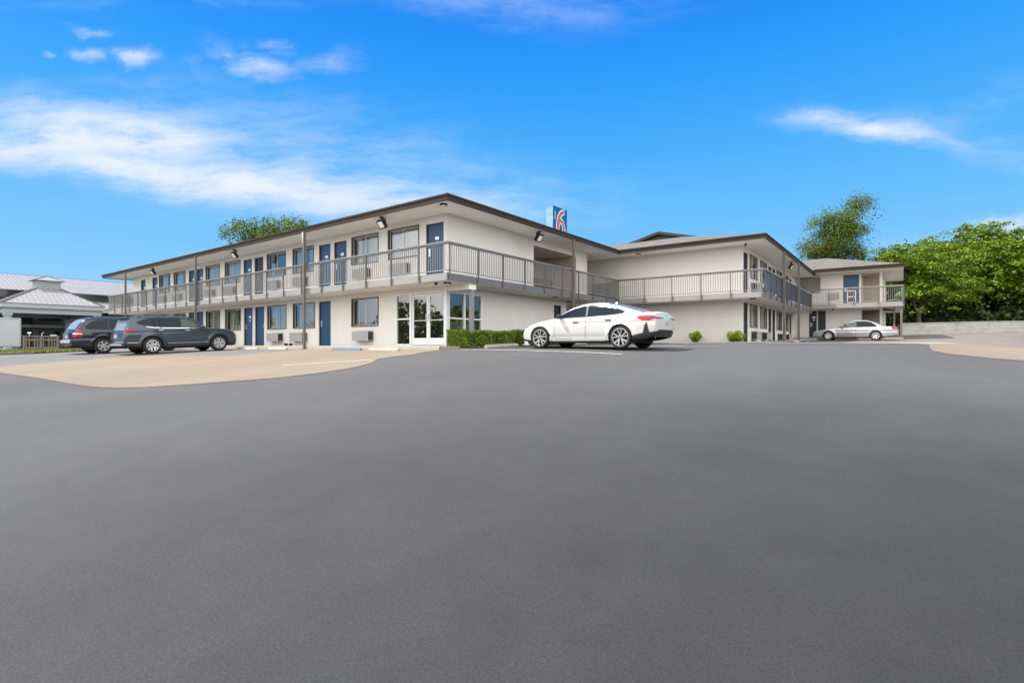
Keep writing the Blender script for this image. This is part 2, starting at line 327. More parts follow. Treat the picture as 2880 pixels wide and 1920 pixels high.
def ground_mat(name, c1, c2, grain=.25, dark=None):
    m = bpy.data.materials.new(name); m.use_nodes = True; nt = m.node_tree; N = nt.nodes; L = nt.links; b = N['Principled BSDF']
    b.inputs['Roughness'].default_value = .92; b.inputs['Specular IOR Level'].default_value = .25
    tc = N.new('ShaderNodeTexCoord')
    def noise(sc, det=6, ro=.6, scale=None, rot=0):
        n = N.new('ShaderNodeTexNoise'); n.inputs['Scale'].default_value = sc; n.inputs['Detail'].default_value = det; n.inputs['Roughness'].default_value = ro
        mp = N.new('ShaderNodeMapping'); mp.inputs['Scale'].default_value = scale or (1, 1, 1); mp.inputs['Rotation'].default_value = (0, 0, rot); L.new(tc.outputs['Object'], mp.inputs[0]); L.new(mp.outputs[0], n.inputs['Vector']); return n.outputs['Fac']
    def mr(x, a, bb, lo, hi):
        n = N.new('ShaderNodeMapRange'); L.new(x, n.inputs[0]); n.inputs[1].default_value = a; n.inputs[2].default_value = bb; n.inputs[3].default_value = lo; n.inputs[4].default_value = hi; return n.outputs[0]
    def mul(a, bb):
        n = N.new('ShaderNodeMath'); n.operation = 'MULTIPLY'; L.new(a, n.inputs[0]); L.new(bb, n.inputs[1]); return n.outputs[0]
    mx = N.new('ShaderNodeMix'); mx.data_type = 'RGBA'; L.new(mr(noise(.16, 4, .55, (1, .35, 1), R(-38)), .35, .65, 0, 1), mx.inputs[0]); mx.inputs[6].default_value = (*c1, 1); mx.inputs[7].default_value = (*c2, 1)
    g = mul(mr(noise(75, 4, .75), .28, .72, 1 - grain, 1 + grain), mr(noise(1.4, 7, .7), .3, .7, .95, 1.045))
    g = mul(g, mr(noise(1.9, 3, .5, (1, 1, 1), .4), .67, .73, 1.0, .94)); g = mul(g, mr(noise(.5, 8, .75, (1, 3, 1), R(52)), .62, .70, 1.0, .93))
    g = mul(g, mr(noise(300, 2, .7), .3, .7, 1 - grain * .7, 1 + grain * .7))
    if dark:      # vignette darkening painted into the asphalt colour near the viewer
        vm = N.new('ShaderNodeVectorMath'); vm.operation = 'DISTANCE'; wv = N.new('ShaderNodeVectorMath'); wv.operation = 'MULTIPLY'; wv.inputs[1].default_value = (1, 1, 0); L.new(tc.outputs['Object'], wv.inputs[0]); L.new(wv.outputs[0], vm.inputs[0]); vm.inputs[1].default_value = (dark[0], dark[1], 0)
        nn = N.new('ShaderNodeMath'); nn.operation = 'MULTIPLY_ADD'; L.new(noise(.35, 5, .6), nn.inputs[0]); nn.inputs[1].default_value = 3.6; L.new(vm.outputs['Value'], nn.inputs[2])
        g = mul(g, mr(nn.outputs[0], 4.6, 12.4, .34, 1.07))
    sc = N.new('ShaderNodeVectorMath'); sc.operation = 'SCALE'; L.new(mx.outputs[2], sc.inputs[0]); L.new(g, sc.inputs[3]); L.new(sc.outputs[0], b.inputs['Base Color'])
    bp = N.new('ShaderNodeBump'); bp.inputs['Strength'].default_value = .35; bp.inputs['Distance'].default_value = .006; L.new(noise(160, 4, .7), bp.inputs['Height']); L.new(bp.outputs[0], b.inputs['Normal'])
    return m
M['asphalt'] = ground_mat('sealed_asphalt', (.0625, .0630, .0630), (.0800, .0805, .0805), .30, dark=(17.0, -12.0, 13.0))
M['oldasphalt'] = ground_mat('old_pale_asphalt', (.118, .118, .120), (.145, .145, .147), .2)
M['brownasphalt'] = ground_mat('brown_worn_asphalt', (.13, .115, .105), (.17, .15, .135), .2)
M['pad'] = ground_mat('tan_concrete', (.170, .134, .103), (.205, .170, .124), .12)
M['padlight'] = ground_mat('pale_concrete', (.25, .235, .21), (.29, .27, .24), .1)
M['line'] = mat('road_line_paint', (.50, .49, .47), .8, noise=(5, .35))
M['soil'] = mat('mulch', (.08, .055, .04), .95, noise=(12, .5))
M['grass'] = mat('grass_blades', (.10, .15, .02), .8, isl=(.26, .26, .06))
M['turf'] = mat('turf_soil', (.11, .15, .035), .95, noise=(4, .4))

def axis(a, b, step, fa, fb):
    mid = list(np.arange(a, b + 1e-6, step)); out = []
    s = step; x = a
    while x > fa: s *= 1.35; x -= s; out.append(x)
    lo = out[::-1]; s = step; x = b; hi = []
    while x < fb: s *= 1.35; x += s; hi.append(x)
    return np.array(lo + mid + hi)
GX = axis(-40, 32, .5, -900, 900); GY = axis(-22, 50, .5, -900, 1200)
xx, yy = np.meshgrid(GX, GY); zz = gza(xx, yy)
nx_, ny_ = len(GX), len(GY); ii = np.arange(nx_ * ny_).reshape(ny_, nx_)
Fq = np.stack([ii[:-1, :-1], ii[:-1, 1:], ii[1:, 1:], ii[1:, :-1]], -1).reshape(-1, 4)
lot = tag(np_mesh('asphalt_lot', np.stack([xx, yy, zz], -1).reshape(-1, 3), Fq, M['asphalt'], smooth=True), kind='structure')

def sheet(name, poly, off, m, parent=None, thick=0):
    """a polygon laid on the ground, cut along the ground's own grid so it follows it"""
    bm = bmesh.new(); bm.faces.new([bm.verts.new((x, y, 0)) for x, y in poly])
    xs = [p[0] for p in poly]; ys = [p[1] for p in poly]
    for ax, lo, hi in ((0, min(xs), max(xs)), (1, min(ys), max(ys))):
        for c in np.arange(math.ceil(lo * 2) / 2, hi, .5):
            co = [0, 0, 0]; co[ax] = float(c); no = [0, 0, 0]; no[ax] = 1
            bmesh.ops.bisect_plane(bm, geom=bm.verts[:] + bm.edges[:] + bm.faces[:], plane_co=co, plane_no=no)
    bmesh.ops.recalc_face_normals(bm, faces=bm.faces)
    if bm.faces and sum(f.normal.z for f in bm.faces) < 0: bmesh.ops.reverse_faces(bm, faces=bm.faces)
    for v in bm.verts: v.co.z = gz(v.co.x, v.co.y) + off
    if thick:
        r = bmesh.ops.extrude_face_region(bm, geom=bm.faces[:])
        for g in r['geom']:
            if isinstance(g, bmesh.types.BMVert): g.co.z += thick
        bmesh.ops.recalc_face_normals(bm, faces=bm.faces)
    me = bpy.data.meshes.new(name); bm.to_mesh(me); bm.free(); me.materials.append(m)
    return link(bpy.data.objects.new(name, me), parent)
def smooth_poly(p, keep=()):
    out = []
    n = len(p)
    for i in range(n):
        a, b = p[i], p[(i + 1) % n]
        if i in keep: out.append(a)
        else: out.append((a[0] * .75 + b[0] * .25 + 0, a[1] * .75 + b[1] * .25))
        if (i + 1) % n in keep: continue
        out.append((a[0] * .25 + b[0] * .75, a[1] * .25 + b[1] * .75))
    return out
S = 'structure'
tag(sheet('old_asphalt_strip', [(-70, -26), (-10.9, -12.5), (-10.0, -10.3), (-6.4, -5.0), (-6.3, -1.25), (-70, -1.25)], .005, M['oldasphalt']), kind=S)
tag(sheet('concrete_pad', [(-10.97, -10.95), (-8.2, -11.0), (-5.39, -10.72), (-1.5, -10.53), (-.4, -10.4), (.44, -10.06), (1.37, -9.31), (2.2, -8.5), (2.6, -8.0), (2.85, -7.3), (2.9, -6.65), (2.75, -6.0), (2.35, -5.3), (1.75, -4.7), (1.6, -4.1), (1.75, -3.3), (1.3, -2.4), (1.2, -1.3), (-6.5, -1.3), (-6.86, -4.95), (-10.29, -5.89), (-11.45, -7.16), (-11.5, -9.2)], .010, M['pad']), kind=S)
tag(sheet('driveway_apron', [(9.5, 10.0), (14.3, 13.4), (14.75, 10.5), (14.7, 7.9), (14.72, 6.5), (15.1, 5.2), (16.0, 4.4), (18, 4.1), (24, 6.0), (40, 14), (40, 26), (24, 14.6), (18.0, 12.5), (16.6, 15.2), (15.5, 18.2), (10.5, 13.6)], .010, M['pad']), kind=S)
tag(sheet('pale_concrete_strip', [(9.4, 9.9), (10.4, 10.6), (14.25, 13.9), (16.2, 15.9), (15.3, 18.2), (11.6, 15.0), (9.9, 14.2), (8.9, 11.4)], .015, M['padlight']), kind=S)
tag(sheet('rear_lot', [(9.9, 14.3), (11.6, 15.1), (15.4, 18.3), (16.7, 15.3), (18.1, 12.7), (24, 14.8), (60, 32), (60, 90), (20, 90), (9.9, 29.2)], .005, M['brownasphalt']), kind=S)
def line(a, b, w=.14):
    a = Vector(a); b = Vector(b); n = (b - a).normalized(); n = Vector((-n.y, n.x)) * w / 2
    return sheet('parking_line', [tuple(a + n), tuple(b + n), tuple(b - n), tuple(a - n)][::-1], .016, M['line'], lot)
for a, b in (((1.9, -1.20), (7.9, -1.44)), ((-.2, -6.5), (1.72, -4.86)), ((2.0, 3.4), (8.0, 3.3)), ((15.0, 31.7), (15.6, 33.3)), ((16.75, 33.6), (17.4, 35.2)),
             ((-11.0, -1.6), (-11.0, -5.4)), ((-14.5, -1.6), (-14.5, -6.8)), ((10.0, 23.2), (14.9, 23.2))):
    line(a, b)

# grass verge by the neighbour's drive, at the left edge
tag(sheet('verge', [(-60, -24), (-22.2, -9.2), (-20.9, -7.9), (-24.5, -4.2), (-34, -4.2), (-60, -13)], .03, M['turf'], thick=.05), kind=S)
tag(sheet('verge_kerb', [(-60, -24.3), (-22.1, -9.4), (-20.7, -7.85), (-20.85, -7.75), (-22.2, -9.2), (-60, -24)], .012, M['jamb'], thick=.07), kind=S)
def grass_tufts():
    V = []; F = []
    rg = np.random.default_rng(3)
    for i in range(9000):
        t = rg.random(); s = rg.random()
        x = -21.2 - t * 12; y = -8.1 - t * 3.9 + s * (3.2 + t * 4)
        if y > -4.3: continue
        z = gz(x, y) + .06; h = rg.uniform(.04, .13); a = rg.uniform(0, math.pi); w = .05
        dx, dy = math.cos(a) * w, math.sin(a) * w; k = len(V)
        V += [(x - dx, y - dy, z), (x + dx, y + dy, z), (x + rg.normal() * .03, y + rg.normal() * .03, z + h)]; F.append((k, k + 1, k + 2))
    return tag(np_mesh('grass', np.array(V), np.array(F), M['grass']), kind='stuff')
grass_tufts()

# ------------------------------------------------------------------ facade pieces
def wall_holes(mb, u0, u1, z0, z1, holes, depth=.14, d=0.0):
    """front face of a wall with rectangular openings and their reveals"""
    us = sorted({u0, u1, *[h[0] for h in holes], *[h[1] for h in holes]}); zs = sorted({z0, z1, *[h[2] for h in holes], *[h[3] for h in holes]})
    us = [u for u in us if u0 <= u <= u1]; zs = [z for z in zs if z0 <= z <= z1]
    for a, b in zip(us, us[1:]):
        for c, e in zip(zs, zs[1:]):
            m = ((a + b) / 2, (c + e) / 2)
            if any(h[0] < m[0] < h[1] and h[2] < m[1] < h[3] for h in holes): continue
            mb.q((a, d, c), (b, d, c), (b, d, e), (a, d, e))
    for h in holes:
        a, b, c, e = h[:4]; k = d - depth
        mb.q((a, d, c), (a, k, c), (a, k, e), (a, d, e)); mb.q((b, d, c), (b, d, e), (b, k, e), (b, k, c))
        mb.q((a, d, e), (a, k, e), (b, k, e), (b, d, e)); mb.q((a, d, c), (b, d, c), (b, k, c), (a, k, c))

def door(fr, parent, u0, u1, z0, z1, hand=-1, m='door', plate=True, lock=True):
    mb = MB(fr); mb.box(u0 + .035, u1 - .035, -.125, -.085, z0 + .015, z1 - .035)
    d = mb.build('door', M[m], parent, bevel=.004)
    j = MB(fr)
    j.box(u0, u0 + .035, -.14, -.03, z0, z1); j.box(u1 - .035, u1, -.14, -.03, z0, z1); j.box(u0 + .035, u1 - .035, -.14, -.03, z1 - .035, z1)
    j.box(u0 + .035, u1 - .035, -.14, .02, z0 - .02, z0 + .012)
    j.build('door_frame', M['jamb'], d)
    if lock:
        ux = u0 + .12 if hand < 0 else u1 - .12; h = MB(fr)
        h.box(ux - .04, ux + .04, -.085, -.068, z0 + .88, z0 + 1.18); h.box(ux - .015, ux + .015, -.07, -.02, z0 + 1.0, z0 + 1.03)
        h.box(min(ux, ux - hand * .14), max(ux, ux - hand * .14), -.035, -.015, z0 + 1.0, z0 + 1.03)
        h.build('handle', M['steel'], d)
    if plate:
        c = (u0 + u1) / 2 + .05; p = MB(fr); p.box(c - .10, c + .10, -.085, -.075, z0 + 1.50, z0 + 1.62); p.build('number_plate', M['plate'], d)
        p = MB(fr); p.box(c - .045, c + .045, -.085, -.077, z0 + 1.31, z0 + 1.42); p.build('notice', M['plate'], d)
    return d

def curtain(fr, parent, a, b, z0, z1, d, seed=0):
    rg = np.random.default_rng(seed); n = max(8, int((b - a) * 36)); us = np.linspace(a, b, n)
    dd = d + .030 * np.sin(us * 62 + rg.uniform(0, 6)) + .012 * np.sin(us * 131 + rg.uniform(0, 6))
    zs = np.linspace(z0, z1, 4); V = [fr(u, q, z) for z in zs for u, q in zip(us, dd)]
    F = [(j * n + i, j * n + i + 1, (j + 1) * n + i + 1, (j + 1) * n + i) for j in range(3) for i in range(n - 1)]
    return np_mesh('curtain', np.array(V), np.array(F), M['curtain'], parent, smooth=True)

def window(fr, parent, u0, u1, z0, z1, seed=0, cur=None, name='window'):
    fm = MB(fr); t = .045
    fm.box(u0, u1, -.12, .018, z1 - t, z1 + .0); fm.box(u0, u1, -.12, .03, z0, z0 + t); fm.box(u0, u0 + t, -.12, .018, z0 + t, z1 - t); fm.box(u1 - t, u1, -.12, .018, z0 + t, z1 - t)
    w = fm.build(name, M['bronze'], parent)
    c = (u0 + u1) / 2; s = MB(fr); e = .03; A_, B_ = u0 + t, u1 - t; za, zb = z0 + t, z1 - t
    for (a, b, dd) in ((A_, c + .02, -.075), (c - .02, B_, -.045)):
        s.box(a, b, dd - .022, dd, zb - e, zb); s.box(a, b, dd - .022, dd, za, za + e); s.box(a, a + e, dd - .022, dd, za + e, zb - e); s.box(b - e, b, dd - .022, dd, za + e, zb - e)
    s.build('sash', M['alu'], w)
    g = MB(fr); g.q((A_ + .02, -.086, za + .02), (c, -.086, za + .02), (c, -.086, zb - .02), (A_ + .02, -.086, zb - .02)); g.q((c, -.056, za + .02), (B_ - .02, -.056, za + .02), (B_ - .02, -.056, zb - .02), (c, -.056, zb - .02))
    g.build('pane', M['glass'], w, fix=False)
    rg = random.Random(seed * 7 + 3)
    if cur is None:
        k = rg.random(); W = u1 - u0
        cur = [(0, 1)] if k < .45 else [(0, .42), (.6, 1)] if k < .7 else [(0, .78)] if k < .85 else [(.25, 1)]
    for a, b in cur: curtain(fr, w, u0 + (u1 - u0) * a + .01, u0 + (u1 - u0) * b - .01, z0 - .08, z1 + .05, -.26, seed * 13 + int(a * 10))
    return w

def aircon(fr, parent, u0, z0, w=1.08, h=.42, dep=.30, m='acbox'):
    b = MB(fr); b.box(u0, u0 + w, .0, dep, z0, z0 + h); b.box(u0 - .02, u0 + w + .02, .0, .02, z0 - .03, z0 + h + .03)
    o = b.build('air_conditioner', M[m], parent, bevel=.006)
    for uu in (u0 - .004, u0 + w + .004):
        g = MB(fr); s = -1 if uu < u0 else 1
        g.box(min(uu, uu + s * .006), max(uu, uu + s * .006), .035, dep - .03, z0 + .03, z0 + h - .03)
        for i in range(8):
            zz_ = z0 + .05 + i * (h - .1) / 7; g.box(min(uu, uu + s * .016), max(uu, uu + s * .016), .04, dep - .035, zz_ - .008, zz_ + .008)
        g.build('louvre', M['acdark'], o)
    g = MB(fr)
    for i in range(9):
        zz_ = z0 + .045 + i * (h - .09) / 8; g.box(u0 + .05, u0 + w - .05, dep + .002, dep + .010, zz_ - .006, zz_ + .006)
    g.build('front_grille', M[m], o)
    return o

def railing(fr, parent, u0, u1, zt, zfloor, posts, d=0, step=.116, zbot=None, mats=('railtop', 'balgrey', 'postgrey'), fasc=.35):
    """u0..u1 on the frame's line; top rail at zt, posts run down over the slab edge"""
    r = MB(fr); zb = zfloor + .09
    r.box(u0, u1, d - .02, d + .02, zb - .018, zb + .018); r.box(u0, u1, d - .02, d + .02, zt - .10, zt - .07)
    n = int((u1 - u0) / step)
    for i in range(1, n):
        u = u0 + (u1 - u0) * i / n; r.box(u - .011, u + .011, d - .011, d + .011, zb + .018, zt - .10)
    o = r.build('railing', M[mats[1]], parent, fix=False)
    h = MB(fr); h.box(u0, u1, d - .055, d + .055, zt - .065, zt); h.build('handrail', M[mats[0]], o, bevel=.006)
    for p in posts:
        b = MB(fr); b.box(p - .022, p + .022, d + .022, d + .066, (zbot if zbot is not None else zfloor - fasc) , zt - .066); b.build('rail_post', M[mats[2]], o)
    return o
def column(fr, parent, u, d, z0, z1, w=.10, m='postgrey', name='column'):
    c = MB(fr); c.box(u - w / 2, u + w / 2, d - w / 2, d + w / 2, z0, z1); c.box(u - w, u + w, d - w, d + w, z0, z0 + .015)
    return c.build(name, M[m], parent, bevel=.004)

# levels shared by the front and middle wings
ZS0, ZS1, ZSOF, ZEAV, ZRAIL = 2.29, 2.58, 5.07, 5.25, 3.66
DU, DT, WZ0, WZ1, LZ0, LZ1 = 2.62, 4.76, 3.57, 4.83, .83, 2.08

# ------------------------------------------------------------------ front wing
front = thing('motel_wing', 'nearest long two-storey beige motel wing with blue doors and corner glass lobby', 'motel', (-16, 5.5, 0))
front.location = (0, 0, 0)
FA = Frame((0, 0, 0), (1, 0, 0), (0, -1, 0)); FB = Frame((0, 0, 0), (0, 1, 0), (1, 0, 0))
seqU = [('D', -1.11, -.14), ('W', -3.38, -1.49), ('W', -5.86, -3.98), ('D', -7.18, -6.22), ('D', -8.39, -7.45), ('W', -10.65, -8.79), ('W', -13.14, -11.28), ('O', -14.46, -13.52), ('D', -15.68, -14.74),
        ('W', -17.87, -16.01), ('W', -20.37, -18.51), ('D', -21.65, -20.71), ('D', -22.80, -21.86), ('W', -25.09, -23.23), ('W', -27.55, -25.69), ('D', -28.80, -27.86), ('D', -30.95, -30.05)]
seqL = [('W', -5.86, -3.98), ('D', -8.39, -7.43), ('W', -10.62, -8.70), ('W', -13.10, -11.22), ('D', -14.40, -13.43), ('D', -15.63, -14.66), ('W', -17.83, -15.97), ('W', -20.33, -18.47), ('D', -21.65, -20.69), ('D', -22.80, -21.84), ('W', -25.09, -23.23), ('W', -27.55, -25.69), ('D', -28.80, -27.86)]
AW0, AW1 = -32.4, 0.0
holesU = [(a, b, DU if k != 'W' else WZ0, DT if k != 'W' else WZ1) for k, a, b in seqU]
holesL = [(a, b, 0.0 if k != 'W' else LZ0, 2.08) for k, a, b in seqL] + [(-2.89, -.02, 0.0, 2.11)]
w = MB(FA); wall_holes(w, AW0, 0, -.25, ZS0 + .004, holesL); wall_holes(w, AW0, 0, ZS1 - .02, ZSOF + .02, holesU)
w.fr = FB
wall_holes(w, 0, 8.9, -.25, ZS0 + .004, [(.12, 2.13, .10, 2.09), (7.62, 8.42, 0.02, 2.05)])
wall_holes(w, 0, 5.91, ZS1 - .02, ZSOF + .02, []); wall_holes(w, 9.88, 11.11, ZS1 - .02, ZSOF + .02, []); wall_holes(w, 9.88, 11.11, -.25, ZS0 + .004, [])
w.q((5.91, 0, 4.72), (9.88, 0, 4.72), (9.88, 0, ZSOF + .02), (5.91, 0, ZSOF + .02))
rc = MB(FB)
# stair recess on the side wall, both floors
for z0, z1 in ((ZS1 - .02, 4.72),):
    rc.q((5.91, 0, z0), (5.91, -2.6, z0), (5.91, -2.6, z1), (5.91, 0, z1)); rc.q((9.88, 0, z0), (9.88, -2.6, z0), (9.88, -2.6, z1), (9.88, 0, z1)); rc.q((5.91, -2.6, z0), (9.88, -2.6, z0), (9.88, -2.6, z1), (5.91, -2.6, z1)); rc.q((5.91, 0, z1), (9.88, 0, z1), (9.88, -2.6, z1), (5.91, -2.6, z1))
rc.q((8.9, 0, -.25), (8.9, -2.6, -.25), (8.9, -2.6, ZS0), (8.9, 0, ZS0)); rc.q((9.88, 0, -.25), (9.88, -2.6, -.25), (9.88, -2.6, ZS0), (9.88, 0, ZS0)); rc.q((8.9, -2.6, -.25), (9.88, -2.6, -.25), (9.88, -2.6, ZS0), (8.9, -2.6, ZS0))
rc.build('recess_wall', M['recess'], front, fix=False)
sg = MB(); sg.box(-.52, -.48, 6.7, 8.3, 3.26, 3.31); sg.box(-.52, -.48, 6.7, 8.3, 2.66, 2.70); sg.box(-.52, -.48, 6.68, 6.74, 2.56, 3.3); sg.box(-.52, -.48, 8.27, 8.33, 2.56, 3.3)
for i in range(11): sg.box(-.51, -.49, 6.84 + i * .13, 6.862 + i * .13, 2.70, 3.26)
sg.beam((-.5, 6.72, 3.2), (-1.2, 7.3, 2.6), .04, .06); sg.build('stair_guard', M['acdark'], front)
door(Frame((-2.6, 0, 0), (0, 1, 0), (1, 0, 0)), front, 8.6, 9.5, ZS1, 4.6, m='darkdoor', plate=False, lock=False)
# far end, rear and passage walls
w.fr = ID
w.q((AW0, 0, -.3), (AW0, 11.11, -.3), (AW0, 11.11, ZSOF + .02), (AW0, 0, ZSOF + .02)); w.q((AW0, 11.11, -.3), (0, 11.11, -.3), (0, 11.11, ZSOF + .02), (AW0, 11.11, ZSOF + .02))
w.build('wall', M['wall'], front, fix=False)
# rooms behind the openings, one shell for each floor
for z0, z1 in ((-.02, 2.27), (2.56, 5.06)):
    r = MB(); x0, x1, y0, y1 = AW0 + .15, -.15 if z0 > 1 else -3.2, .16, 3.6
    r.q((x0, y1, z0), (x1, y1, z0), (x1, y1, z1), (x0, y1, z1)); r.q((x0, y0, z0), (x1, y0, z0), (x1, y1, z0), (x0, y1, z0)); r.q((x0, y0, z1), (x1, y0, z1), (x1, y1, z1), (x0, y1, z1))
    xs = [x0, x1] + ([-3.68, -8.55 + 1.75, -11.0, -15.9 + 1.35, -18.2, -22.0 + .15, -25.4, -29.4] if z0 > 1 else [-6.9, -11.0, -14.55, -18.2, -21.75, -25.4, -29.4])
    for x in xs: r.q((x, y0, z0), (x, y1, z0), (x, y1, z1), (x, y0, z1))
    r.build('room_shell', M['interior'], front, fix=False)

for i, (k, a, b) in enumerate(seqU):
    if k == 'D': door(FA, front, a, b, DU, DT, hand=-1, lock=i not in (7,))
    elif k == 'O':
        d = door(FA, front, a, b, DU, DT, m='darkdoor', plate=False, lock=False)
    else:
        window(FA, front, a, b, WZ0, WZ1, i, cur=[(0, 1)] if i in (1, 10) else [(0, .25), (.48, 1)] if i == 2 else [(.0, .2)] if i == 6 else None)
        aircon(FA, front, a + .35, ZS1 + .34, 1.0, .42, .25)
for i, (k, a, b) in enumerate(seqL):
    if k == 'D': door(FA, front, a, b, 0.0, 2.08, hand=-1 if i != 4 else 1, plate=i == 5, lock=True)
    else:
        window(FA, front, a, b, LZ0, LZ1, 30 + i, cur=[(0, .12)] if i == 0 else [(.02, .45), (.5, .98)] if i == 3 else [(.08, .98)] if i == 2 else [(0, .55)] if i == 6 else None)
        aircon(FA, front, a + (.42 if i == 0 else .45 if i == 3 else .15), .20, 1.10, .42, .30)

# lobby: double door, side light, side panes, glazing bars
def lobby():
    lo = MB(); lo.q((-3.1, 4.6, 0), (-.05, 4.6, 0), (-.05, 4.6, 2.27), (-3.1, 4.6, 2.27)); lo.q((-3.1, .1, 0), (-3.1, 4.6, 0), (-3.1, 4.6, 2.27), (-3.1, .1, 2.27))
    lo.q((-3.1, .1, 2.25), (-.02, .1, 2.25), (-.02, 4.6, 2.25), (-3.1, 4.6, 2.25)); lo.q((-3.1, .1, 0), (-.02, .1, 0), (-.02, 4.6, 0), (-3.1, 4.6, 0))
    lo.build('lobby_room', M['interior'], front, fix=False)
    ct = MB(); ct.box(-2.9, -1.2, 3.0, 3.5, .0, 1.05); ct.box(-2.95, -1.15, 2.95, 3.55, 1.05, 1.09); ct.build('lobby_counter', M['wall'], front)
    pic = MB(); pic.box(-2.4, -1.4, 4.55, 4.58, 1.2, 1.9); pic.build('wall_screen', M['black'], front)
    bench = MB(); bench.box(-2.7, -2.0, .9, 1.6, .25, .45); bench.box(-2.7, -2.0, 1.45, 1.6, .45, .85); bench.build('lobby_chair', M['darkdoor'], front)
    f = MB(FA); W = 'whiteframe'
    # side light x -2.89..-1.98
    f.box(-2.89, -2.83, -.11, .0, 0.0, 2.11); f.box(-2.05, -1.95, -.11, .01, 0, 2.11); f.box(-2.83, -2.05, -.11, 0, 2.04, 2.11); f.box(-2.83, -2.05, -.11, 0, 1.05, 1.11); f.box(-2.83, -2.05, -.11, 0, 0, .07)
    f.box(-1.95, -.09, -.11, .0, 2.05, 2.11); f.box(-.09, -.015, -.11, .005, 0, 2.11)
    fo = f.build('entrance_frame', M[W], front, bevel=.004)
    g = MB(FA); g.q((-2.83, -.05, .07), (-2.05, -.05, .07), (-2.05, -.05, 2.04), (-2.83, -.05, 2.04)); g.build('pane', M['lobbyglass'], fo, fix=False)
    for a, b, hx in ((-1.945, -1.025, -1.09), (-1.015, -.095, -.95)):
        d = MB(FA); d.box(a, a + .09, -.09, -.04, .02, 2.04); d.box(b - .09, b, -.09, -.04, .02, 2.04); d.box(a + .09, b - .09, -.09, -.04, 1.94, 2.04); d.box(a + .09, b - .09, -.09, -.04, .02, .30)
        do = d.build('entrance_door', M[W], front, bevel=.004)
        g = MB(FA); g.q((a + .09, -.065, .30), (b - .09, -.065, .30), (b - .09, -.065, 1.94), (a + .09, -.065, 1.94)); g.build('pane', M['lobbyglass'], do, fix=False)
        h = MB(FA); h.box(a + .09, b - .09, -.04, -.02, .98, 1.01); h.box(hx - .012, hx + .012, .0, .02, .95, 1.25); h.box(hx - .012, hx + .012, -.04, .0, .96, .98); h.box(hx - .012, hx + .012, -.04, .0, 1.22, 1.24); h.build('push_bar', M['steel'], do)
    b = MB(FB)
    b.box(.12, .19, -.10, .01, .10, 2.09); b.box(1.0, 1.10, -.10, .01, .10, 2.09); b.box(2.05, 2.13, -.10, .012, .10, 2.09); b.box(.19, 1.0, -.10, .01, 2.02, 2.09); b.box(1.10, 2.05, -.10, .01, 2.02, 2.09)
    b.box(.19, 1.0, -.10, .01, 1.03, 1.09); b.box(1.10, 2.05, -.10, .01, 1.03, 1.09); b.box(.19, 1.0, -.10, .01, .10, .17); b.box(1.10, 2.05, -.10, .01, .10, .17); b.box(1.50, 1.54, -.1, .01, 1.09, 2.02); b.box(1.10, 2.05, -.10, .01, .42, .46)
    bo = b.build('side_window', M[W], front, bevel=.004)
    g = MB(FB); g.q((.19, -.05, .17), (2.05, -.05, .17), (2.05, -.05, 2.02), (.19, -.05, 2.02)); g.build('pane', M['lobbyglass'], bo, fix=False)
    bb = MB(); bb.box(-.14, 1.14, .02, .42, 2.085, ZS0 - .004); bb.build('lobby_beam', M['soffit'], front)
    cc = MB(); cc.box(1.0, 1.14, .17, .31, -.16, 2.083); cc.build('column', M['balgrey'], front, bevel=.005)
    cn = MB(); cn.box(-.075, .02, -.02, .10, -.05, ZS0 - .006); cn.build('corner_post', M[W], front, bevel=.004)
lobby()
# small blue door with white frame on the side wall
sd_ = door(FB, front, 7.66, 8.38, 0.02, 2.02, m='darkdoor', plate=False, lock=False)
b = MB(FB); b.box(7.55, 7.66, -.1, .02, -.1, 2.10); b.box(8.38, 8.49, -.1, .02, -.1, 2.10); b.box(7.66, 8.38, -.1, .02, 2.02, 2.10); b.build('door_surround', M['whiteframe'], front)
b = door(Frame((0, 0, 0), (0, 1, 0), (1, 0, 0)), front, 9.2, 9.6, ZS1, 4.6, m='bronze', plate=False, lock=False) if False else None

# upper walkway slab with its painted edge
sl = MB()
sl.box(AW0 - 1.3, 1.17, -1.17, 0.0, ZS0, ZS1 - .03); sl.box(0.0, 1.17, 0.0, 12.53, ZS0, ZS1 - .03); sl.box(AW0 - 1.3, AW0, 0, 3.0, ZS0, ZS1 - .03)
sl.build('walkway_slab', M['soffit'], front)
e = MB(); e.box(AW0 - 1.3, 1.17, -1.2, -1.172, ZS0 + .012, ZS1 - .02); e.build('slab_edge', M['sunlitgrey'], front)
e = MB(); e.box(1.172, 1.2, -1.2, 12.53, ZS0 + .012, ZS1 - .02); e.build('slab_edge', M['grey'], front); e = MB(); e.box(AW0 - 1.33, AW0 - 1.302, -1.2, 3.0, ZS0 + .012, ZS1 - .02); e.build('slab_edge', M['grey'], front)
pa = [-.19 - 1.525 * i for i in range(22)]
railing(Frame((0, -1.2, 0), (1, 0, 0), (0, -1, 0)), front, AW0 - 1.3, 1.2, ZRAIL, ZS1 - .02, pa, fasc=.27)
pb = [-1.12] + [.42 + 1.515 * i for i in range(8)]
railing(Frame((1.2, 0, 0), (0, 1, 0), (1, 0, 0)), front, -1.2, 12.5, ZRAIL, ZS1 - .02, pb, fasc=.27)
railing(Frame((AW0 - 1.3, 0, 0), (0, 1, 0), (-1, 0, 0)), front, -1.2, 3.0, ZRAIL, ZS1 - .02, [-.3, 1.2, 2.9], fasc=.27)
for u in (-7.46, -18.5, -29.7): column(ID, front, u, -1.33, gz(u, -1.33) + .005, ZSOF - .005)
column(ID, front, 1.33, 7.34, gz(1.33, 7.34) + .005, ZSOF - .005)
